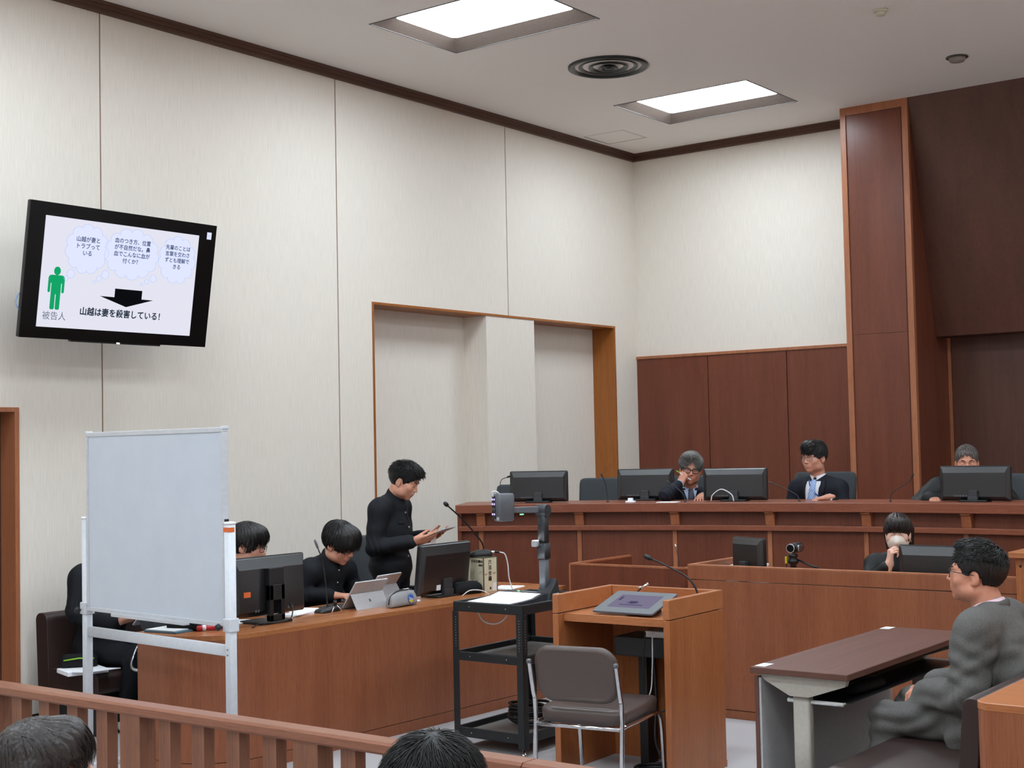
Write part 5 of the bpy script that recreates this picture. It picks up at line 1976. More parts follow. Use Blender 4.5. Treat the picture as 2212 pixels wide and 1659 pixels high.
# hair ------------------------------------------------------------------
def hair_piece(c, R, sc, style, seed=1):
    """returns (P, Q, m), G of locks"""
    s = SDF()
    n0 = len(s.p)
    t = style.get('t', .012)
    ff = style.get('w', 1.0)
    s.ell((0, -.016, .034), ((.077 + t) * ff, .099 + t, .088 + t * 1.1), 0, .02)
    for cc, r in style.get('blobs', ()):
        s.ell(cc, r, 0, .025)
    for a, b, r1, r2 in style.get('cones', ()):
        s.cone(a, b, r1, r2, 0, .02)
    s.frame(n0, c, R, sc)
    lo, hi = s.bbox()
    h = style.get('h', .0034) * sc
    F, Mi, lo, h = s.grid(h, lo, hi)
    n = F.shape
    gr = np.stack(np.meshgrid(*[lo[i] + h * np.arange(n[i]) for i in range(3)], indexing='ij'), -1)
    L = (gr - V3(c)) @ R / sc                       # head-local coordinates
    x, y, z = L[..., 0], L[..., 1], L[..., 2]
    cr = V3(style.get('crown', (.012, -.055, .125)))
    ph = np.arctan2(x - cr[0], y - cr[1])
    rr = np.hypot(x - cr[0], y - cr[1]) + .5 * np.abs(z - cr[2])
    nz = smoothnoise(L, 38, seed)
    F = F + (style.get('groove', .0016) * np.sin(ph * style.get('gf', 34) + 4 * nz + 10 * rr) + style.get('lump', .003) * nz + .0012 * np.sin(ph * 90 + 9 * nz)).astype(np.float32) * sc

    def cut(d, k=.006):
        nonlocal F
        d = -(d * sc).astype(np.float32)
        hh = np.clip(.5 - .5 * (F - d) / k, 0, 1)
        F = F * (1 - hh) + d * hh + k * hh * (1 - hh)
    # inside of the skull is left hollow enough not to matter; the face window:
    fz, fx, ft, fy = style.get('face', (-.030, .064, .082, .015))
    wob = .004 * np.sin(x * 180 + seed) + .003 * np.sin(x * 410 + 2 * seed)
    e = (np.sqrt((x / fx) ** 2 + ((z - fz + wob) / ft) ** 2) - 1) * min(fx, ft)
    cut(np.maximum(e, fy - y))
    if 'fcut' in style:
        yc, zc = style['fcut']
        cut(np.maximum(yc + .004 * np.sin(z * 240) + .10 * np.maximum(0, z) - y, z - zc))
    if style.get('ears', True):
        for q in (-1, 1):
            e = np.sqrt(((x - q * .085) / .030) ** 2 + ((y + .004) / .0235) ** 2 + ((z + .020) / .036) ** 2) - 1
            cut(e * .024)
        # in front of and below the ears
        yb, zb = style.get('side', (.012, -.030))
        cut(np.maximum.reduce([z - zb, yb - .028 - y]) if not style.get('long') else np.ones_like(x))
    if not style.get('long'):
        na = style.get('nape', -.062)
        cut(z - na - .45 * (y + .06) * -1 * 0 - np.maximum(0, (y + .03)) * .25)
    P, Q, mv = polygonise(F, Mi, lo, h)
    extra = None
    if style.get('locks'):
        rs = np.random.RandomState(seed)
        N = normals(P, Q) @ R
        Lp = (P - V3(c)) @ R / sc
        e0, er = V3((0, -.016, .034)), V3((.077, .099, .088))
        lev = np.linalg.norm((Lp - e0) / er, axis=1)
        ok = (N[:, 2] > -.6) & (lev > 1.02)
        reg = style.get('region')
        if reg:
            ok &= np.array([bool(reg(l)) for l in Lp])
        idx = np.nonzero(ok)[0]
        pick = idx[rs.randint(0, len(idx), style['locks'])]
        p, nl = Lp[pick], N[pick]
        k = len(p)
        fl = (p - cr) * V3((1, 1, .5))
        cl = np.stack([smoothnoise(p, 55, seed + i * 1.7) for i in range(3)], 1)
        d = fl / np.linalg.norm(fl, axis=1)[:, None] + V3(style.get('dir', (0, 0, 0)))[None] * .8 + cl * style.get('clump', .35) + rs.randn(k, 3) * style.get('mess', .10)
        d -= nl * (d * nl).sum(1)[:, None]
        d /= np.maximum(1e-6, np.linalg.norm(d, axis=1))[:, None]
        ln = style.get('len', .03) * rs.uniform(.55, 1.25, k)
        lift = style.get('lift', .03) * rs.uniform(.2, 1.3, k)
        w = style.get('lw', .0016) * rs.uniform(.7, 1.3, k)
        lv = np.linalg.norm((p - e0) / er, axis=1)
        grav = style.get('grav', .15)
        rings, nr = [], 5
        q = p - nl * .002
        dd = d.copy()
        for j in range(nr):
            t_ = j / (nr - 1)
            if j:
                q = q + dd * (ln / (nr - 1))[:, None]
                tl = lv + lift * t_ - .012
                cur = np.linalg.norm((q - e0) / er, axis=1)
                q = e0 + (q - e0) * (1 + (tl / cur - 1) * style.get('hug', 1.0))[:, None]
                dd = dd + V3((0, 0, -grav))[None] * t_
                dd /= np.linalg.norm(dd, axis=1)[:, None]
            out = (q - e0) / er ** 2
            out /= np.linalg.norm(out, axis=1)[:, None]
            sd = np.cross(dd, out)
            sd /= np.maximum(1e-6, np.linalg.norm(sd, axis=1))[:, None]
            wj = (w * (1.0 if j < nr - 2 else (.7 if j < nr - 1 else .15)))[:, None]
            rings.append(np.stack([q + sd * wj, q + out * wj * .8, q - sd * wj], 1))
        V_ = np.stack(rings, 1).reshape(-1, 3)                # k, nr, 3 verts
        base = (np.arange(k) * nr * 3)[:, None]
        f_ = []
        for j in range(nr - 1):
            for a_ in range(3):
                b_ = (a_ + 1) % 3
                f_.append(base + np.array([j * 3 + a_, j * 3 + b_, (j + 1) * 3 + b_, (j + 1) * 3 + a_])[None])
        F_ = np.concatenate(f_)
        extra = (V3(c) + (V_ * sc) @ R.T, F_, np.zeros(len(F_), int))
    return [(P, Q, np.zeros(len(Q), int))] + ([extra] if extra else [])


def spectacles(c, R, sc, parent, mat, rim=.0016, half=True, w=.94, shape='rect', dz=-.003, dy=.0):
    c = V3(c)

    def X(p):
        return tuple(c + R @ (V3(p, float) * sc))
    g = G()
    lens = G()
    for q in (-1, 1):
        cx = q * .0335
        hx, hz = (.0255, .0165) if shape == 'rect' else (.0235, .0185)
        ring = [(cx + px, .101 - .004 * abs(px / .025) * (1 if px * q > 0 else 0) * 2 + dy, dz + pz) for px, pz in rrect(-hx, -hz, hx, hz, .009 if shape == 'rect' else .016, 4)]
        pr = [X(p) for p in ring]
        g.tube(pr + [pr[0]], rim * sc, 6)
        o = len(lens.v)
        lens.v += pr
        lens.f.append(tuple(range(o, o + len(pr))))
        lens.m.append(0)
        lens.s.append(False)
        g.tube([X((q * .059, .095 + dy, dz + .010)), X((q * .072, .070, dz + .008)), X((q * .0785, -.005, dz + .002)), X((q * .078, -.022, dz - .012))], rim * .95 * sc, 6)
    g.tube([X((-.009, .102 + dy, dz + .004)), X((0, .104 + dy, dz + .006)), X((.009, .102 + dy, dz + .004))], rim * sc, 6)
    o = obj('spectacles', g, mat, parent)
    obj('lens', lens, 'lens', o)
    return o


def face_details(c, R, sc, parent, brow=1.0, eyes=1.0, female=False, browmat='brow', look=(0, 0), brow_t=.0030):
    c = V3(c)

    def X(p):
        return tuple(c + R @ (V3(p, float) * sc))
    w = .94 if female else 1.0
    Rm = Matrix(((R[0, 0], R[0, 1], R[0, 2], c[0]), (R[1, 0], R[1, 1], R[1, 2], c[1]), (R[2, 0], R[2, 1], R[2, 2], c[2]), (0, 0, 0, 1))) @ Matrix.Scale(sc, 4)
    for q in (-1, 1):
        if eyes == 'down':                # lowered lids: only the lash line shows
            g = G()
            g.tube(bez([X((q * .018 * w, .0895, -.0072)), X((q * .026 * w, .0915, -.0092)), X((q * .036 * w, .0885, -.0088)), X((q * .045 * w, .0815, -.0055))], 4), [.0007 * sc] + [.0012 * sc] * 11 + [.0006 * sc], 6)
            obj('eyelash', g, browmat if browmat == 'brow' else 'brow', parent)
        g = G()
        g.T = Rm
        if eyes != 'down':
          g.ball((q * .031 * w, .0775, -.0025), (.0128, .0118, .0082 * eyes), 14, 0)
          g.ball((q * .031 * w + look[0], .0822, -.0028 + look[1]), (.0056, .0078, .0056 * min(1, eyes)), 12, 1)
          obj('eye', g, ['eye_white', 'iris'], parent)
        if brow:
            g = G()
            pts = [X((q * .014 * w, .0955, .0185)), X((q * .026 * w, .0935, .0235)), X((q * .038 * w, .0855, .0245)), X((q * .048 * w, .0745, .020))]
            g.tube(bez(pts, 4), [brow_t * sc * k for k in (.8, 1, 1, 1, 1.05, 1.05, 1, 1, .9, .8, .7, .5, .3)], 6, flat=(1, 1))
            obj('eyebrow', g, browmat, parent)


def band(o, ax, hgt, r0, r1, th, fwd=None, gap=0.0, dip=0.0):
    """cloth ring round an axis; gap (radians) opens it at the front, dip lowers its front edge"""
    ax = nrm(ax)
    f = nrm(np.cross(ax, (1, 0, .3))) if fwd is None else nrm(V3(fwd) - ax * (V3(fwd) @ ax))
    s_ = np.cross(f, ax)
    g = G()
    rings = []
    n = 36
    for k in range(n + 1):
        a = gap + (2 * PI - 2 * gap) * k / n
        dr = f * math.cos(a) + s_ * math.sin(a)
        dz = dip * max(0, math.cos(a)) ** 2
        b0, b1 = o + dr * r0 - ax * dz * 1.3, o + dr * r1 + ax * (hgt - dz)
        rings.append([tuple(b0), tuple((b0 + b1) / 2 + dr * .001), tuple(b1), tuple(b1 - dr * th), tuple(b0 - dr * th)])
    return g.loft(rings, 0, True, gap > 0)


def front_patch(info, rows, mat, name, parent, off=.003, y0=.30, n=9):
    """cloth showing between the lapels: rows (centre x, z, half width)"""
    g = G()
    grid = []
    for x, z, w in rows:
        r = []
        for k in range(n):
            p = on_body(info, x + w * (2 * k / (n - 1) - 1), z, off, y0)
            r.append(p)
        grid.append(r)
    ok = [r for r in grid if all(p is not None for p in r)]
    vs = [tuple(p) for r in ok for p in r]
    fs = [(i * n + j, i * n + j + 1, (i + 1) * n + j + 1, (i + 1) * n + j) for i in range(len(ok) - 1) for j in range(n - 1)]
    g.add(vs, fs, 0, True)
    return obj(name, g, mat, parent)


# body ------------------------------------------------------------------
MI = {'skin': 0, 'lips': 1, 'coat': 2, 'shirt': 3, 'trousers': 4, 'shoe': 5}


def person(label, root, yaw, spec):
    """spec: joints in the person's own frame (x right, y forward, z up)"""
    J = spec
    b = J.get('build', 1.0)
    t = thing('person', label, 'person', root, math.radians(yaw))
    mats = [J.get('skin', 'skin_a'), J.get('lips', 'lips'), J['coat'], J.get('shirt', 'shirt_white'), J.get('trousers', J['coat']), J.get('shoe', 'shoe_black')]
    C_, S2, T_, H2 = MI['coat'], MI['shirt'], MI['trousers'], MI['shoe']
    s = SDF()
    nb, ch, pv = V3(J['neck']), V3(J['chest']), V3(J['pelvis'])
    sl, sr = V3(J['shL']), V3(J['shR'])
    right = nrm(sr - sl)
    up = nrm(nb - pv)
    # torso
    wd = J.get('wide', 1.0)
    s.ell(pv, (.165 * wd, .125 * b, .125), C_ if J.get('long_coat', True) else T_, .05, np.stack([right, nrm(np.cross(up, right)), up], 1))
    s.cone(pv + up * .02, ch - up * .05, .112 * b, .118 * b, C_, .05, (right, 1.34 * wd / b))
    s.cone(ch - up * .06, ch + up * .10, .118 * b, .098 * b, C_, .05, (right, 1.42 * wd / b))
    fw = np.cross(up, right)
    if J.get('belly'):
        s.ell(pv + up * .14 + fw * .06, (.15 * wd, .12, .14), C_, .06, np.stack([right, fw, up], 1))
    s.cone(sl + (sr - sl) * .12, sr - (sr - sl) * .12, .062 * b, None, C_, .05)
    for sh in (sl, sr):
        s.cone(nb - up * .012, sh * .8 + nb * .2 + up * .012, .047, .056 * b, C_, .04)
        s.ell(sh, (.062 * b, .062 * b, .066 * b), C_, .04)
    # arms
    ra = J.get('arm', 1.0) * b
    cuffs = []
    for sd, sh in (('L', sl), ('R', sr)):
        el, wr = V3(J['el' + sd]), V3(J['wr' + sd])
        fo = nrm(wr - el)
        s.cone(sh, el, .060 * ra, .049 * ra, C_, .03)
        end = wr - fo * .035
        s.cone(el, end, .050 * ra, .0415 * ra * J.get('cuff_w', 1.0), C_, .02)
        cuffs.append((sd, el, wr, fo))
    # legs
    for sd in 'LR':
        hp, kn, an = V3(J['hip' + sd]), V3(J['kn' + sd]), V3(J['an' + sd])
        rl = J.get('leg', 1.0)
        s.cone(hp, kn, .088 * rl, .064 * rl, T_, .04)
        s.cone(kn, an, .064 * rl, .048 * rl, T_, .03)
        ft = nrm(V3(J.get('toe' + sd, (0, 1, 0))))
        s.cone(an + V3((0, 0, -.055)) - ft * .03, an + V3((0, 0, -.058)) + ft * .06, .037, .040, H2, .012)
        s.cone(an + V3((0, 0, -.062)) + ft * .06, an + V3((0, 0, -.066)) + ft * .165, .040, .029, H2, .012)
    if J.get('skirt'):
        for a, c_, r1, r2, fl in J['skirt']:
            s.cone(a, c_, r1, r2, C_, .05, fl)
    # collar
    cd = nrm(V3(J.get('collar_dir', nb - ch)))
    if J.get('collar') == 'stand':
        s.cone(nb - cd * .02, nb + cd * .030, .064, .057, C_, .012)
    elif J.get('collar') == 'shirt':
        s.cone(nb - cd * .035 - fw * .012, nb + cd * .004 - fw * .014, .068, .058, C_, .02)
    elif J.get('collar') == 'high':
        s.cone(nb - cd * .03, nb + cd * .012, .066, .056, C_, .02)
    h = J.get('h', .0062)
    F, Mi, lo, h = s.grid(h)
    P, Q, mv = polygonise(F, Mi, lo, h)
    # folds of the cloth
    N = normals(P, Q)
    amp = J.get('folds', .0045)
    cl = (mv == C_) | (mv == T_)
    f1 = np.zeros(len(P))
    for sd, el, wr, fo in cuffs:
        for ctr, wgt, axis in ((el, .055, fo),):
            d = np.linalg.norm(P - ctr, axis=1)
            f1 += np.exp(-(d / .085) ** 2) * np.sin(((P - ctr) @ axis) * 150 + 2.5 * smoothnoise(P, 25, 2.0)) * 1.1
    for sd in 'LR':
        kn, hp = V3(J['kn' + sd]), V3(J['hip' + sd])
        for ctr in (kn, hp):
            d = np.linalg.norm(P - ctr, axis=1)
            f1 += .7 * np.exp(-(d / .085) ** 2) * np.sin(((P - ctr) @ nrm(kn - hp)) * 125 + 2.2 * smoothnoise(P, 18, 4.0))
    wa = (pv + ch) / 2
    d = np.abs((P - wa) @ up)
    f1 += np.exp(-(d / .14) ** 2) * np.sin(((P - wa) @ up) * 75 + 3.4 * smoothnoise(P, 16, 1.0)) * J.get('waist_fold', .5)
    f1 += .9 * smoothnoise(P, 26, 3.0) + .5 * smoothnoise(P, 55, 5.0)
    for (ca, cb, wv, ph, sp_) in J.get('creases', ()):          # drawn-out creases between two points
        ca, cb = V3(ca, float), V3(cb, float)
        ax_ = cb - ca
        tt = np.clip(((P - ca) @ ax_) / (ax_ @ ax_), 0, 1)
        dd_ = np.linalg.norm(P - ca - tt[:, None] * ax_[None], axis=1)
        f1 += wv * np.exp(-(dd_ / sp_) ** 2) * np.sin(tt * ph + 1.6 * smoothnoise(P, 14, 7.0))
    f1 = np.where(f1 > 0, f1 * .8, -np.abs(f1) ** 1.0)
    P = P + N * (amp * f1 * cl)[:, None]
    if J.get('hem') is not None:
        pass
    fm = mv[Q]
    fmat = np.where(fm[:, 0] >= 0, fm[:, 0], C_)
    same = (fm[:, 1] == fm[:, 2])
    fmat = np.where(same & (fm[:, 1] >= 0), fm[:, 1], fmat)
    parts = [(P, Q, fmat)]
    body_bvh = BVHTree.FromPolygons(P.tolist(), Q.tolist())
    # head and neck
    hc, hs = V3(J['head']), J.get('hs', 1.0)
    Rh = rot_to(*J.get('hrot', (0, 0, 0)))
    if J.get('head_on', True):
        s = SDF()
        s.cone(hc + Rh @ V3((0, -.022, -.062)) * hs, nb - cd * .015, .054 * J.get('neck_r', 1.0), .057 * J.get('neck_r', 1.0), 0, .02)
        head_prims(s, hc, Rh, hs, J.get('female', False), 1, J.get('fat', 0.0), open_mouth=J.get('mouth', 0.0))
        P2, Q2, m2 = polygonise(*s.grid(.0029 * hs))
        mq = m2[Q2][:, 0]
        mq = np.where((m2[Q2] == 1).sum(1) >= 2, 1, 0)
        parts.append((P2, Q2, mq))
        head_bvh = BVHTree.FromPolygons(P2.tolist(), Q2.tolist())
    else:
        head_bvh = None
    for sd, el, wr, fo in cuffs:
        hd = J.get('hand' + sd)
        if hd is None:
            continue
        s = SDF()
        hand_prims(s, wr - fo * .0, hd['f'], hd['n'], 1 if sd == 'R' else -1, hd.get('curl', (.5, .5, .5, .5)), hd.get('spread', .05), hd.get('thumb', (.6, .65, .35)), hd.get('tcurl', .3), 0, hd.get('sc', 1.0), hd.get('bend', (1.0, 1.1, .7)))
        s.cone(wr - fo * .06, wr, .028, .026, 0, .012)
        P3, Q3, m3 = polygonise(*s.grid(.0030))
        parts.append((P3, Q3, np.zeros(len(Q3), int)))
    me = np_mesh('body', parts)
    obj('body', me, mats, t)
    if J.get('head_on', True):
        face_details(hc, Rh, hs, t, J.get('brow', 1.0), J.get('eyes', 1.0), J.get('female', False), J.get('browmat', 'brow'), J.get('look', (0, 0)), J.get('brow_t', .0030))
        if J.get('hair'):
            me = np_mesh('hair', hair_piece(hc, Rh, hs, J['hair'], J.get('seed', 1)))
            obj('hair', me, J.get('hairmat', 'hair_black'), t)
        if J.get('glasses'):
            gl = J['glasses']
            spectacles(hc, Rh, hs, t, gl[0], gl[1], shape=gl[2])
    # collar bands and cuffs are cloth pieces of their own
    cuf = J.get('cuffs', True)
    if cuf:
        for sd, el, wr, fo in cuffs:
            if J.get('hand' + sd) is not None:
                obj('cuff', band(wr - fo * .050, fo, .046, .0355 * J.get('cuff_r', 1.0), .0345 * J.get('cuff_r', 1.0), .004), mats[S2], t)
    fwc = nrm(fw - cd * (fw @ cd))
    if J.get('collar') == 'stand':
        obj('collar_lining', band(nb - cd * .01, cd, .047, .0545, .0535, .003), 'shirt_white', t)
    elif J.get('collar') == 'shirt':
        nr_ = J.get('neck_r', 1.0)
        tilt = nrm(cd - fwc * .10)
        obj('shirt_collar', band(nb - tilt * .020 + fwc * .002, tilt, .060, .071 * nr_, .0595 * nr_, .004, fwc, .20, .018), mats[S2], t)
    return t, dict(body=body_bvh, head=head_bvh, nb=nb, right=right, fw=fw, up=up, hc=hc, Rh=Rh, hs=hs)


def on_body(info, x, z, off=.002, y0=.35, which='body'):
    """point on the front of the body above local (x, z)"""
    r = info[which].ray_cast(Vector((x, y0, z)), Vector((0, -1, 0)))
    if r[0] is None:
        return None
    return V3(r[0]) + V3(r[1]) * off * 0 + V3((0, 1, 0)) * off


def strip(info, pts, mat, name, parent, off=.004, th=.003, y0=.30):
    """flat strip laid on the front: pts (x, z, half width)"""
    g = G()
    rings = []
    for i, (x, z, w) in enumerate(pts):
        a, b = pts[max(0, i - 1)], pts[min(len(pts) - 1, i + 1)]
        dx, dz = b[0] - a[0], b[1] - a[1]
        L = math.hypot(dx, dz)
        nx, nz_ = -dz / L, dx / L
        p, q = on_body(info, x + nx * w, z + nz_ * w, off, y0), on_body(info, x - nx * w, z - nz_ * w, off, y0)
        if p is None or q is None:
            continue
        d = V3((0, th, 0))
        rings.append([tuple(p - d), tuple(q - d), tuple(q + d * .6), tuple(p + d * .6)])
    g.loft(rings, 0, True)
    return obj(name, g, mat, parent)


def button(info, x, z, mat, parent, r=.0085, y0=.3):
    p = on_body(info, x, z, .003, y0)
    if p is None:
        return
    obj('button', G().at(tuple(p), (-PI / 2, 0, 0)).lathe([(r, -.004), (r, .001), (r * .7, .004), (.0005, .0045)], 12), mat, parent)

# ------------------------------------------------------------------ the people


def sit(neck, pelvis, sh=.185, drop=.06, zs=.44, thigh=.42, floor=0.0, hipw=.09, knw=.11):
    nb, pv = V3(neck, float), V3(pelvis, float)
    u = nrm(nb - pv)
    d = dict(neck=nb, pelvis=pv, chest=nb - u * .19 + V3((0, .008, 0)), shL=nb + V3((-sh, -.01, -drop)), shR=nb + V3((sh, -.01, -drop)),
             hipL=pv + V3((-hipw, .02, -.01)), hipR=pv + V3((hipw, .02, -.01)),
             knL=(pv[0] - knw, pv[1] + thigh, zs + .055), knR=(pv[0] + knw, pv[1] + thigh, zs + .055),
             anL=(pv[0] - knw, pv[1] + thigh + .02, floor + .098), anR=(pv[0] + knw, pv[1] + thigh + .02, floor + .098))
    return d


SHORT = dict(t=.010, locks=600, len=.030, lift=.02)
DOWN = dict(f=(0, 1, -.05), n=(0, 0, -1), curl=(.35, .35, .38, .42), thumb=(.75, .5, .25))

# student reading aloud, standing behind the desk
d = dict(neck=(0, .012, 1.372), chest=(0, -.012, 1.19), pelvis=(0, -.015, .90), shL=(-.185, -.005, 1.295), shR=(.190, -.022, 1.292),
         elR=(.245, -.035, 1.045), wrR=(.140, .215, 1.082), elL=(-.250, .0, 1.055), wrL=(-.138, .225, 1.100),
         hipL=(-.09, 0, .88), hipR=(.09, 0, .88), knL=(-.10, .02, .48), knR=(.10, .02, .48), anL=(-.10, -.01, .10), anR=(.10, -.01, .10),
         head=(0, .098, 1.492), hrot=(4, 25, 0), hs=1.03, collar='stand', collar_dir=(0, .30, 1), coat='gakuran', skin='skin_b', build=1.12, wide=1.02, arm=1.06, eyes='down', brow_t=.0034,
         waist_fold=.7,
         handR=dict(f=(-.25, .93, .16), n=(-.70, 0, .70), curl=(.22, .25, .28, .30), thumb=(.80, .12, .42), tcurl=.05),
         handL=dict(f=(.25, .93, .16), n=(.70, 0, .70), curl=(.22, .25, .28, .30), thumb=(.80, .12, .42), tcurl=.05),
         hair=dict(t=.009, locks=2600, len=.036, lift=.16, lw=.0015, clump=.55, mess=.14, grav=-.1, face=(-.034, .066, .085, .022), blobs=(((0, .030, .100), (.058, .064, .034)), ((0, .075, .078), (.046, .030, .022))),
                   nape=-.055, side=(.004, -.022), crown=(.01, -.05, .115), dir=(0, .75, .25), region=lambda l: l[2] > .035), seed=4)
t, I = person('person in black stand-collar uniform standing and reading from a tablet', (1.36, -5.47, 0), -70, d)
for z in (1.27, 1.17, 1.07, .97):
    button(I, .006, z, 'gold' if False else 'steel', t, .0085)
obj('placket', G().tube([tuple(on_body(I, -.012, z, .001)) for z in (1.34, 1.30, 1.26, 1.2, 1.12, 1.0, .9)], .003, 5), 'gakuran', t)
strip(I, [(.105, 1.205, .010), (.060, 1.205, .010)], 'gakuran', 'pocket_welt', t, .002, .002)
strip(I, [(.008, 1.36, .012), (.030, 1.20, .012)], 'cloth_black', 'name_tag_ribbon', t, .002, .001) if False else None
tb = thing('handheld_tablet', 'slim grey tablet with a paper, held by the standing person', 'tablet', (1.36, -5.47, 0), math.radians(-70))
Th = Matrix.Translation((-.0, .352, 1.136)) @ Matrix.Rotation(.36, 4, 'X')
g = G()
g.T = Th
g.rbox((-.115, -.09, -.004), (.115, .085, .004), .012, 'z')
obj('body', g, 'steel_pale', tb, .001)
g = G()
g.T = Th
g.box((-.107, -.082, .004), (.107, .077, .0048))
obj('screen', g, 'plastic_gloss', tb)
g = G()
g.T = Matrix.Translation((.03, .315, 1.072)) @ Matrix.Rotation(-.1, 4, 'X')
g.box((-.05, -.0008, -.045), (.05, .0008, .03))
obj('paper', g, 'paper_white', tb)

# student typing
d = sit((0, .035, 1.0), (0, -.14, .545), .185, .075)
d.update(shR=(.190, .02, .935), shL=(-.185, .04, .915), elR=(.265, -.02, .790), wrR=(.135, .175, .782), elL=(-.255, .05, .785), wrL=(-.07, .235, .782),
         head=(0, .128, 1.105), hrot=(6, 27, 4), hs=1.06, collar='stand', collar_dir=(0, .42, 1), coat='gakuran', skin='skin_b', build=1.1, arm=1.05, eyes='down',
         handR=dict(f=(-.28, .95, -.02), n=(-.1, 0, -1), curl=(.40, .55, .65, .70), thumb=(.75, .55, .1)),
         handL=dict(f=(.25, .96, -.05), n=(0, 0, -1), curl=(.45, .5, .55, .6), thumb=(.75, .5, .25)),
         hair=dict(t=.017, locks=3000, len=.062, lift=.04, lw=.0015, clump=.45, grav=.25, face=(-.048, .062, .078, .030), blobs=(((0, .045, .085), (.078, .062, .052)), ((.03, .085, .050), (.045, .030, .040)), ((-.045, .085, .040), (.030, .028, .045)), ((.068, .02, .035), (.022, .06, .055)), ((-.068, .02, .035), (.022, .06, .055))),
                   nape=-.062, side=(.01, -.028), dir=(0, .3, -.5), region=lambda l: l[2] > -.01), seed=9)
t, I = person('person in black uniform seated at the desk, typing with bowed head', (1.36, -6.14, 0), -82, d)
for z in (.93, .85, .78):
    button(I, .004, z, 'steel', t, .008)
obj('placket', G().tube([tuple(on_body(I, -.012, z, .001)) for z in (.975, .95, .9, .85, .8, .75)], .003, 5), 'gakuran', t)

# student with spectacles behind the large monitor
d = sit((0, -.02, 1.015), (0, -.12, .545), .185, .07)
d.update(elR=(.25, .0, .80), wrR=(.15, .20, .785), elL=(-.25, .0, .80), wrL=(-.12, .20, .785), head=(0, .055, 1.145), hrot=(0, 12, 0), hs=1.03, collar='stand', collar_dir=(0, .3, 1), coat='gakuran', skin='skin_a', build=1.08, eyes=.6,
         handR=DOWN, handL=DOWN, glasses=('frame_black', .0018, 'rect'),
         hair=dict(t=.016, locks=1800, len=.055, lift=.01, lw=.0014, clump=.2, mess=.05, grav=.3, face=(-.040, .062, .075, .030), blobs=(((0, .04, .085), (.072, .06, .045)), ((.070, .015, .03), (.018, .05, .055))),
                   nape=-.070, side=(.03, -.040), dir=(0, .1, -.7), region=lambda l: l[2] > -.02), seed=12)
person('person with black-rimmed spectacles behind the large desk monitor', (1.42, -6.92, 0), -62, d)

# student on the leather bench behind the whiteboard
d = sit((0, .085, 1.0), (0, .0, .49), .19, .06, .385, .44)
d.update(elR=(.245, .10, .74), wrR=(.10, .33, .68), elL=(-.245, .12, .74), wrL=(-.06, .35, .68), head=(0, .205, 1.115), hrot=(0, 30, 0), hs=1.0, collar='stand', collar_dir=(0, .5, 1), coat='gakuran', skin='skin_a', build=1.2, arm=1.12,
         knL=(-.09, .47, .475), knR=(.09, .47, .475), anL=(-.12, .40, .10), anR=(.10, .36, .10), shoe='shoe_white', toeR=(.35, .93, 0),
         handR=dict(f=(-.35, .9, .2), n=(-.3, -.2, .9), curl=(.6, .7, .7, .7), thumb=(.7, .4, .5)), handL=dict(f=(.35, .9, .2), n=(.3, -.2, .9), curl=(.6, .7, .7, .7), thumb=(.7, .4, .5)), hair=dict(SHORT), seed=15, eyes='down')
t, I = person('person in black uniform on the leather bench, head hidden by the whiteboard', (.36, -7.16, 0), -90, d)
ph = thing('mobile_phone', 'pale mobile phone held by the person on the leather bench', 'phone', (.36, -7.16, 0), -PI / 2)
g = G()
g.T = Matrix.Translation((.02, .455, .705)) @ Matrix.Rotation(.75, 4, 'X')
g.rbox((-.038, -.075, -.004), (.038, .075, .004), .010, 'z')
obj('body', g, 'alu', ph, .001)
g = G()
g.T = Matrix.Translation((.02, .455, .705)) @ Matrix.Rotation(.75, 4, 'X')
g.box((-.034, -.070, .004), (.034, .070, .0046))
obj('screen', g, 'plastic_gloss', ph)

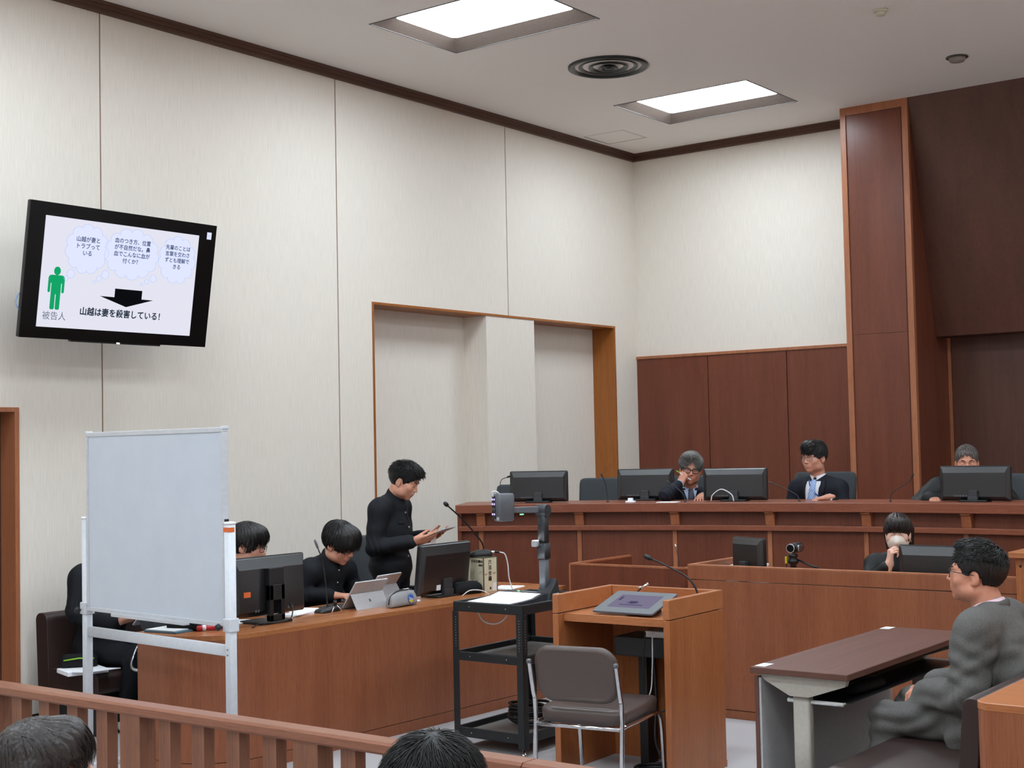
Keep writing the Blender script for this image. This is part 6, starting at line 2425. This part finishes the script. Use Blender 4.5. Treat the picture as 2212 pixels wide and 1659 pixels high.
# man in grey suit on the bench at the table
d = sit((0, .055, .975), (0, -.085, .545), .205, .065, .425, .47)
d.update(shL=(-.215, .045, .905), shR=(.21, .05, .905), elL=(-.275, .075, .645), wrL=(-.085, .335, .600), elR=(.27, .09, .64), wrR=(.055, .345, .625),
         head=(0, .112, 1.128), hrot=(10, -4, 0), hs=1.06, fat=.010, neck_r=1.22, collar='shirt', collar_dir=(0, .42, 1), coat='suit_grey', shirt='shirt_pink', skin='skin_c', build=1.26, wide=1.10, arm=1.28, leg=1.22, belly=True, folds=.0070, waist_fold=1.0,
         creases=[((-.30, .02, .70), (-.26, .16, .62), 1.1, 9, .07), ((-.27, .05, .88), (-.30, .12, .70), .9, 16, .08), ((-.20, -.10, .90), (-.10, -.20, .66), 1.2, 15, .12), ((-.22, .10, .90), (-.16, .14, .76), 1.0, 10, .07), ((.0, -.18, .92), (-.14, -.16, .62), .9, 17, .13)],
         knL=(-.125, .475, .492), knR=(.135, .455, .512), anL=(-.12, .535, .10), anR=(.15, .50, .10), cuff_w=1.05, h=.0056,
         skirt=[((-.13, -.13, .53), (-.175, .13, .465), .088, .070, None), ((.13, -.13, .53), (.175, .13, .465), .088, .070, None), ((-.19, -.10, .52), (-.235, .13, .455), .070, .050, None), ((-.17, -.12, .60), (-.20, .10, .50), .08, .07, None)],
         handL=dict(f=(.75, .62, -.15), n=(.1, -.3, -1), curl=(.5, .55, .6, .6), thumb=(.6, .6, .2)), handR=dict(f=(-.75, .62, -.1), n=(-.1, -.3, -1), curl=(.5, .55, .6, .6), thumb=(.6, .6, .2)),
         glasses=('frame_black', .0016, 'rect'), eyes=.75,
         hair=dict(t=.010, locks=2600, len=.024, lift=.10, lw=.0013, clump=.3, mess=.12, grav=0, face=(-.026, .071, .084, .020), blobs=(((0, .010, .106), (.064, .070, .033)), ((0, -.075, .03), (.066, .04, .07))),
                   nape=-.072, side=(-.006, -.012), dir=(0, .25, .5), crown=(.01, -.07, .115), region=lambda l: l[2] > .05), seed=21)
t, I = person('person in grey suit and spectacles seated on the bench, seen from behind', (5.97, -6.72, 0), 90, d)
# coat collar and lapel fold of the grey suit
nb = V3(d['neck'])
g = G()
for q in (-1, 1):
    pts = [nb + V3((0, -.074, .030)), nb + V3((q * .045, -.060, .022)), nb + V3((q * .076, -.012, -.004)), nb + V3((q * .072, .045, -.045)), nb + V3((q * .050, .098, -.10))]
    g.tube(bez([tuple(p) for p in pts], 5), .020, 8, flat=(1.15, .45))
obj('coat_collar', g, 'suit_grey', t)

# grey-haired man with a pen
d = sit((-.075, .03, .802), (-.07, -.06, .50), .180, .052, .44)
p1 = arc(2.40, .74)
d.update(shR=(.112, .055, .765), elR=(.118, .365, .775), wrR=(.002, .215, .862), elL=(-.32, .10, .66), wrL=(-.16, .28, .76), head=(-.082, .100, .975), hrot=(3, 8, -6), hs=1.02, collar='shirt', collar_dir=(0, .12, 1), coat='navy', shirt='shirt_blue', skin='skin_c',
         glasses=('frame_black', .0030, 'rect'), eyes=.7, browmat='hair_grey', h=.0055,
         handR=dict(f=(-.42, -.10, .90), n=(-.45, -.88, -.05), curl=(1.05, 1.15, 1.25, 1.3), thumb=(.80, .35, .45), sc=.95),
         handL=DOWN,
         hair=dict(t=.014, locks=2400, len=.045, lift=.08, lw=.0014, clump=.5, grav=.1, face=(-.036, .063, .098, .022), blobs=(((.02, .045, .108), (.058, .052, .034)), ((.070, .01, .05), (.022, .05, .05)), ((-.070, .01, .05), (.022, .05, .05))),
                   nape=-.06, side=(.022, -.020), dir=(.3, .4, .1), region=lambda l: l[2] > -.005), hairmat='hair_grey', seed=31)
t, I = person('person with grey hair and dark spectacles, hand with pen at the mouth', (p1.x, p1.y, .531), -150, d)
front_patch(I, [(-.076, .83, .062), (-.077, .79, .060), (-.078, .74, .048), (-.08, .68, .030), (-.08, .62, .010)], 'shirt_blue', 'shirt_front', t, .004)
strip(I, [(-.078, .815, .016), (-.08, .795, .020), (-.082, .74, .026), (-.084, .66, .034)], 'tie_dots', 'necktie', t, .010, .004)
for q in (-1, 1):
    strip(I, [(-.076 + q * .068, .80, .016), (-.078 + q * .060, .75, .022), (-.08 + q * .036, .67, .018)], 'navy', 'lapel', t, .008, .003)
pn = thing('pen', 'green-tipped white pen held by the person with grey hair', 'pen', (p1.x, p1.y, .531), math.radians(-150))
obj('barrel', G().tube([(.006, .207, .946), (-.085, .225, .885)], [.004, .0045], 8), 'label_white', pn)
obj('end', G().tube([(.032, .203, .963), (.006, .207, .946)], [.0035, .0042], 8), 'green_zip', pn)

# dark-haired man with pale blue tie
p2 = arc(3.33, .72)
d = sit((-.074, .015, .885), (-.07, -.06, .50), .185, .072, .44)
d.update(shL=(-.245, .005, .808), elR=(.165, .06, .60), wrR=(.06, .28, .64), elL=(-.300, .05, .62), wrL=(-.258, .255, .752), head=(-.062, .055, 1.052), hrot=(-14, 4, 0), hs=1.0, collar='shirt', collar_dir=(0, .10, 1), coat='navy', shirt='shirt_white', skin='skin_a',
         glasses=('frame_metal', .0014, 'oval'), eyes=.8, h=.0055,
         handL=dict(f=(.80, .58, -.12), n=(0, 0, -1), curl=(.4, .45, .5, .55), thumb=(.7, .5, .2)), handR=DOWN,
         hair=dict(t=.012, locks=2200, len=.045, lift=.03, lw=.0014, clump=.35, mess=.07, grav=.2, face=(-.036, .061, .078, .026), blobs=(((0, .05, .098), (.066, .052, .036)), ((.0, .082, .062), (.050, .020, .024))),
                   nape=-.060, side=(.020, -.016), dir=(.3, .5, -.4), region=lambda l: l[2] > .0), seed=36)
t, I = person('person in navy suit with pale blue tie and lanyard on the bench', (p2.x, p2.y, .531), 180, d)
front_patch(I, [(-.069, .868, .058), (-.066, .85, .064), (-.060, .82, .064), (-.054, .78, .060), (-.050, .74, .056), (-.046, .70, .050)], 'shirt_white', 'shirt_front', t, .005, .20)
strip(I, [(-.070, .880, .015), (-.071, .862, .021), (-.072, .842, .017), (-.064, .80, .024), (-.052, .74, .031), (-.044, .69, .036)], 'tie_blue', 'necktie', t, .011, .004)
for q in (-1, 1):
    strip(I, [(-.072 + q * .066, .885, .012), (-.070 + q * .074, .865, .017), (-.066 + q * .080, .84, .020), (-.060 + q * .080, .81, .023), (-.054 + q * .074, .77, .018), (-.050 + q * .068, .73, .014)], 'navy', 'lapel', t, .010, .003, .20)
strip(I, [(-.030, .880, .005), (-.040, .845, .005), (-.062, .80, .005), (-.10, .765, .005), (-.14, .725, .005)], 'lanyard', 'lanyard', t, .011, .001)

# man in the black robe
p3 = arc(4.45, .80)
d = sit((.064, .0, .862), (.06, -.06, .50), .195, .055, .44)
d.update(elR=(.375, .08, .66), wrR=(.30, .27, .74), elL=(-.25, .08, .66), wrL=(-.12, .30, .76), head=(.066, .055, .998), hrot=(0, 6, 0), hs=1.0, collar='shirt', collar_dir=(0, .12, 1), coat='robe', shirt='shirt_white', skin='skin_c',
         arm=1.45, cuff_w=1.25, folds=.007, waist_fold=.6, eyes=.7, browmat='brow', h=.006, handL=DOWN, handR=DOWN,
         skirt=[((.30, .0, .80), (.42, .10, .66), .07, .09, None)],
         hair=dict(t=.007, locks=1400, len=.030, lift=.015, lw=.0012, clump=.2, mess=.06, face=(-.028, .068, .094, .016), nape=-.06, side=(.012, -.018), dir=(.5, .4, 0), region=lambda l: l[2] > .03), hairmat='hair_thin', seed=41)
person('person with thinning grey hair in a black robe behind a monitor', (p3.x, p3.y, .531), -160, d)

# woman with mask at the clerk desk
d = sit((.008, .0, .965), (.0, -.06, .545), .155, .055, .44)
d.update(elR=(.190, .14, .80), wrR=(.040, .195, .935), elL=(-.20, .06, .74), wrL=(-.10, .26, .775), head=(0, .058, 1.118), hrot=(2, 4, 0), hs=.97, collar='high', coat='robe', skin='skin_f', lips='lips_f', female=True, build=.90, wide=.90, arm=1.0, eyes=.7, brow=None, cuffs=False, h=.0055, neck_r=.84,
         handR=dict(f=(-.12, .04, .99), n=(-.85, -.50, .0), curl=(.95, 1.05, 1.15, 1.2), thumb=(.85, .25, .4), sc=.9), handL=dict(DOWN, sc=.9),
         hair=dict(long=True, t=.011, locks=2200, len=.060, lift=-.01, lw=.0011, clump=.10, mess=.03, grav=.5, face=(-.078, .058, .108, .018), ears=True, groove=.0014, lump=.0015,
                   cones=(((.062, -.045, .02), (.056, -.055, -.15), .034, .018), ((-.066, -.05, .02), (-.070, -.055, -.14), .034, .020), ((0, -.075, .0), (0, -.075, -.14), .05, .03)), blobs=(((0, .05, .075), (.062, .050, .046)),),
                   dir=(0, .5, -.5), region=lambda l: l[2] > .045), hairmat='hair_brown', seed=52)
t, I = person('person in black with long dark hair and pale face mask', (4.50, -4.16, 0), -165, d)
hc, Rh, hs = I['hc'], I['Rh'], I['hs']
s = SDF()
s.ell((0, .030, -.052), (.066, .068, .066), 0, .02).ell((0, .066, -.040), (.040, .050, .040), 0, .03).ell((0, .050, -.088), (.036, .042, .026), 0, .02)
s.cone((0, .09, -.012), (0, .112, -.045), .010, .012, 0, .02)
s.frame(0, hc, Rh, hs)
F, Mi, lo, h = s.grid(.0030)
n = F.shape
gr = np.stack(np.meshgrid(*[lo[i] + h * np.arange(n[i]) for i in range(3)], indexing='ij'), -1)
Lh = (gr - hc) @ Rh / hs
F = np.maximum(F, np.maximum((.034 - Lh[..., 1]) * .8, Lh[..., 2] + .004 + np.abs(Lh[..., 0]) * .34 - .004)).astype(np.float32)
P, Q, m = polygonise(F, Mi, lo, h)
mk = obj('face_mask', np_mesh('face_mask', [(P, Q, np.zeros(len(Q), int))]), 'mask', t)
for q in (-1, 1):
    g = G()
    for z0, z1 in ((-.036, -.004), (-.078, -.030)):
        g.tube([tuple(hc + Rh @ (V3(p) * hs)) for p in ((q * .060, .042, z0), (q * .072, .012, (z0 + z1) / 2), (q * .078, -.012, z1))], .0016, 6)
    obj('ear_loop', g, 'mask', mk)
obj('earring', G().tube([tuple(hc + Rh @ (V3((-.079, .0, -.045)) + V3((0, .009 * math.cos(a), .009 * math.sin(a) - .006)) * 1) * 1) for a in [2 * PI * k / 12 for k in range(13)]], .0014, 6), 'gold', t)

# the two in the public seats
d = sit((0, -.035, .83), (0, -.10, .34), .16, .05, .25, .40)
d.update(elR=(.22, .05, .60), wrR=(.12, .25, .55), elL=(-.22, .05, .60), wrL=(-.12, .25, .55), head=(0, .0, .985), hrot=(0, -9, 0), hs=.98, collar='high', coat='cloth_black', skin='skin_f', lips='lips_f', female=True, build=.92, wide=.9, eyes=.8, handL=DOWN, handR=DOWN, neck_r=.84,
         hair=dict(long=True, t=.016, locks=2600, len=.080, lift=-.01, lw=.0011, clump=.08, mess=.02, grav=.5, h=.003, face=(-.080, .062, .118, .026), fcut=(.050, .030), ears=False, groove=.0012, lump=.0012, gf=44,
                   cones=(((.060, -.035, .02), (.062, -.03, -.17), .040, .030), ((-.060, -.035, .02), (-.062, -.03, -.17), .040, .030), ((0, -.075, .0), (0, -.075, -.17), .055, .045)), blobs=(((0, .06, .075), (.060, .048, .046)), ((.055, .045, .02), (.022, .03, .06)), ((-.055, .045, .02), (.022, .03, .06))),
                   dir=(0, .2, -.5), region=lambda l: l[2] > .0), hairmat='hair_brown', seed=61)
person('person with straight dark bob, seen from behind before the railing', (5.056, -10.785, -.008), -32, d)
d = sit((0, -.035, .80), (0, -.10, .31), .19, .05, .25, .40)
d.update(elR=(.25, .05, .58), wrR=(.12, .25, .52), elL=(-.25, .05, .58), wrL=(-.12, .25, .52), head=(0, .0, .962), hrot=(0, 0, 0), hs=1.04, collar='stand', coat='gakuran', skin='skin_b', handL=DOWN, handR=DOWN,
         hair=dict(t=.026, locks=4800, len=.060, lift=.08, lw=.0013, clump=.45, mess=.12, grav=.15, face=(-.035, .064, .082, .025), h=.003, groove=.0022, gf=40, nape=-.075, crown=(.02, -.03, .14), dir=(0, 0, 0), region=lambda l: l[2] > .0), seed=67)
person('person with tousled short black hair, only the crown showing over the railing', (5.93, -10.41, -.015), -5, d)
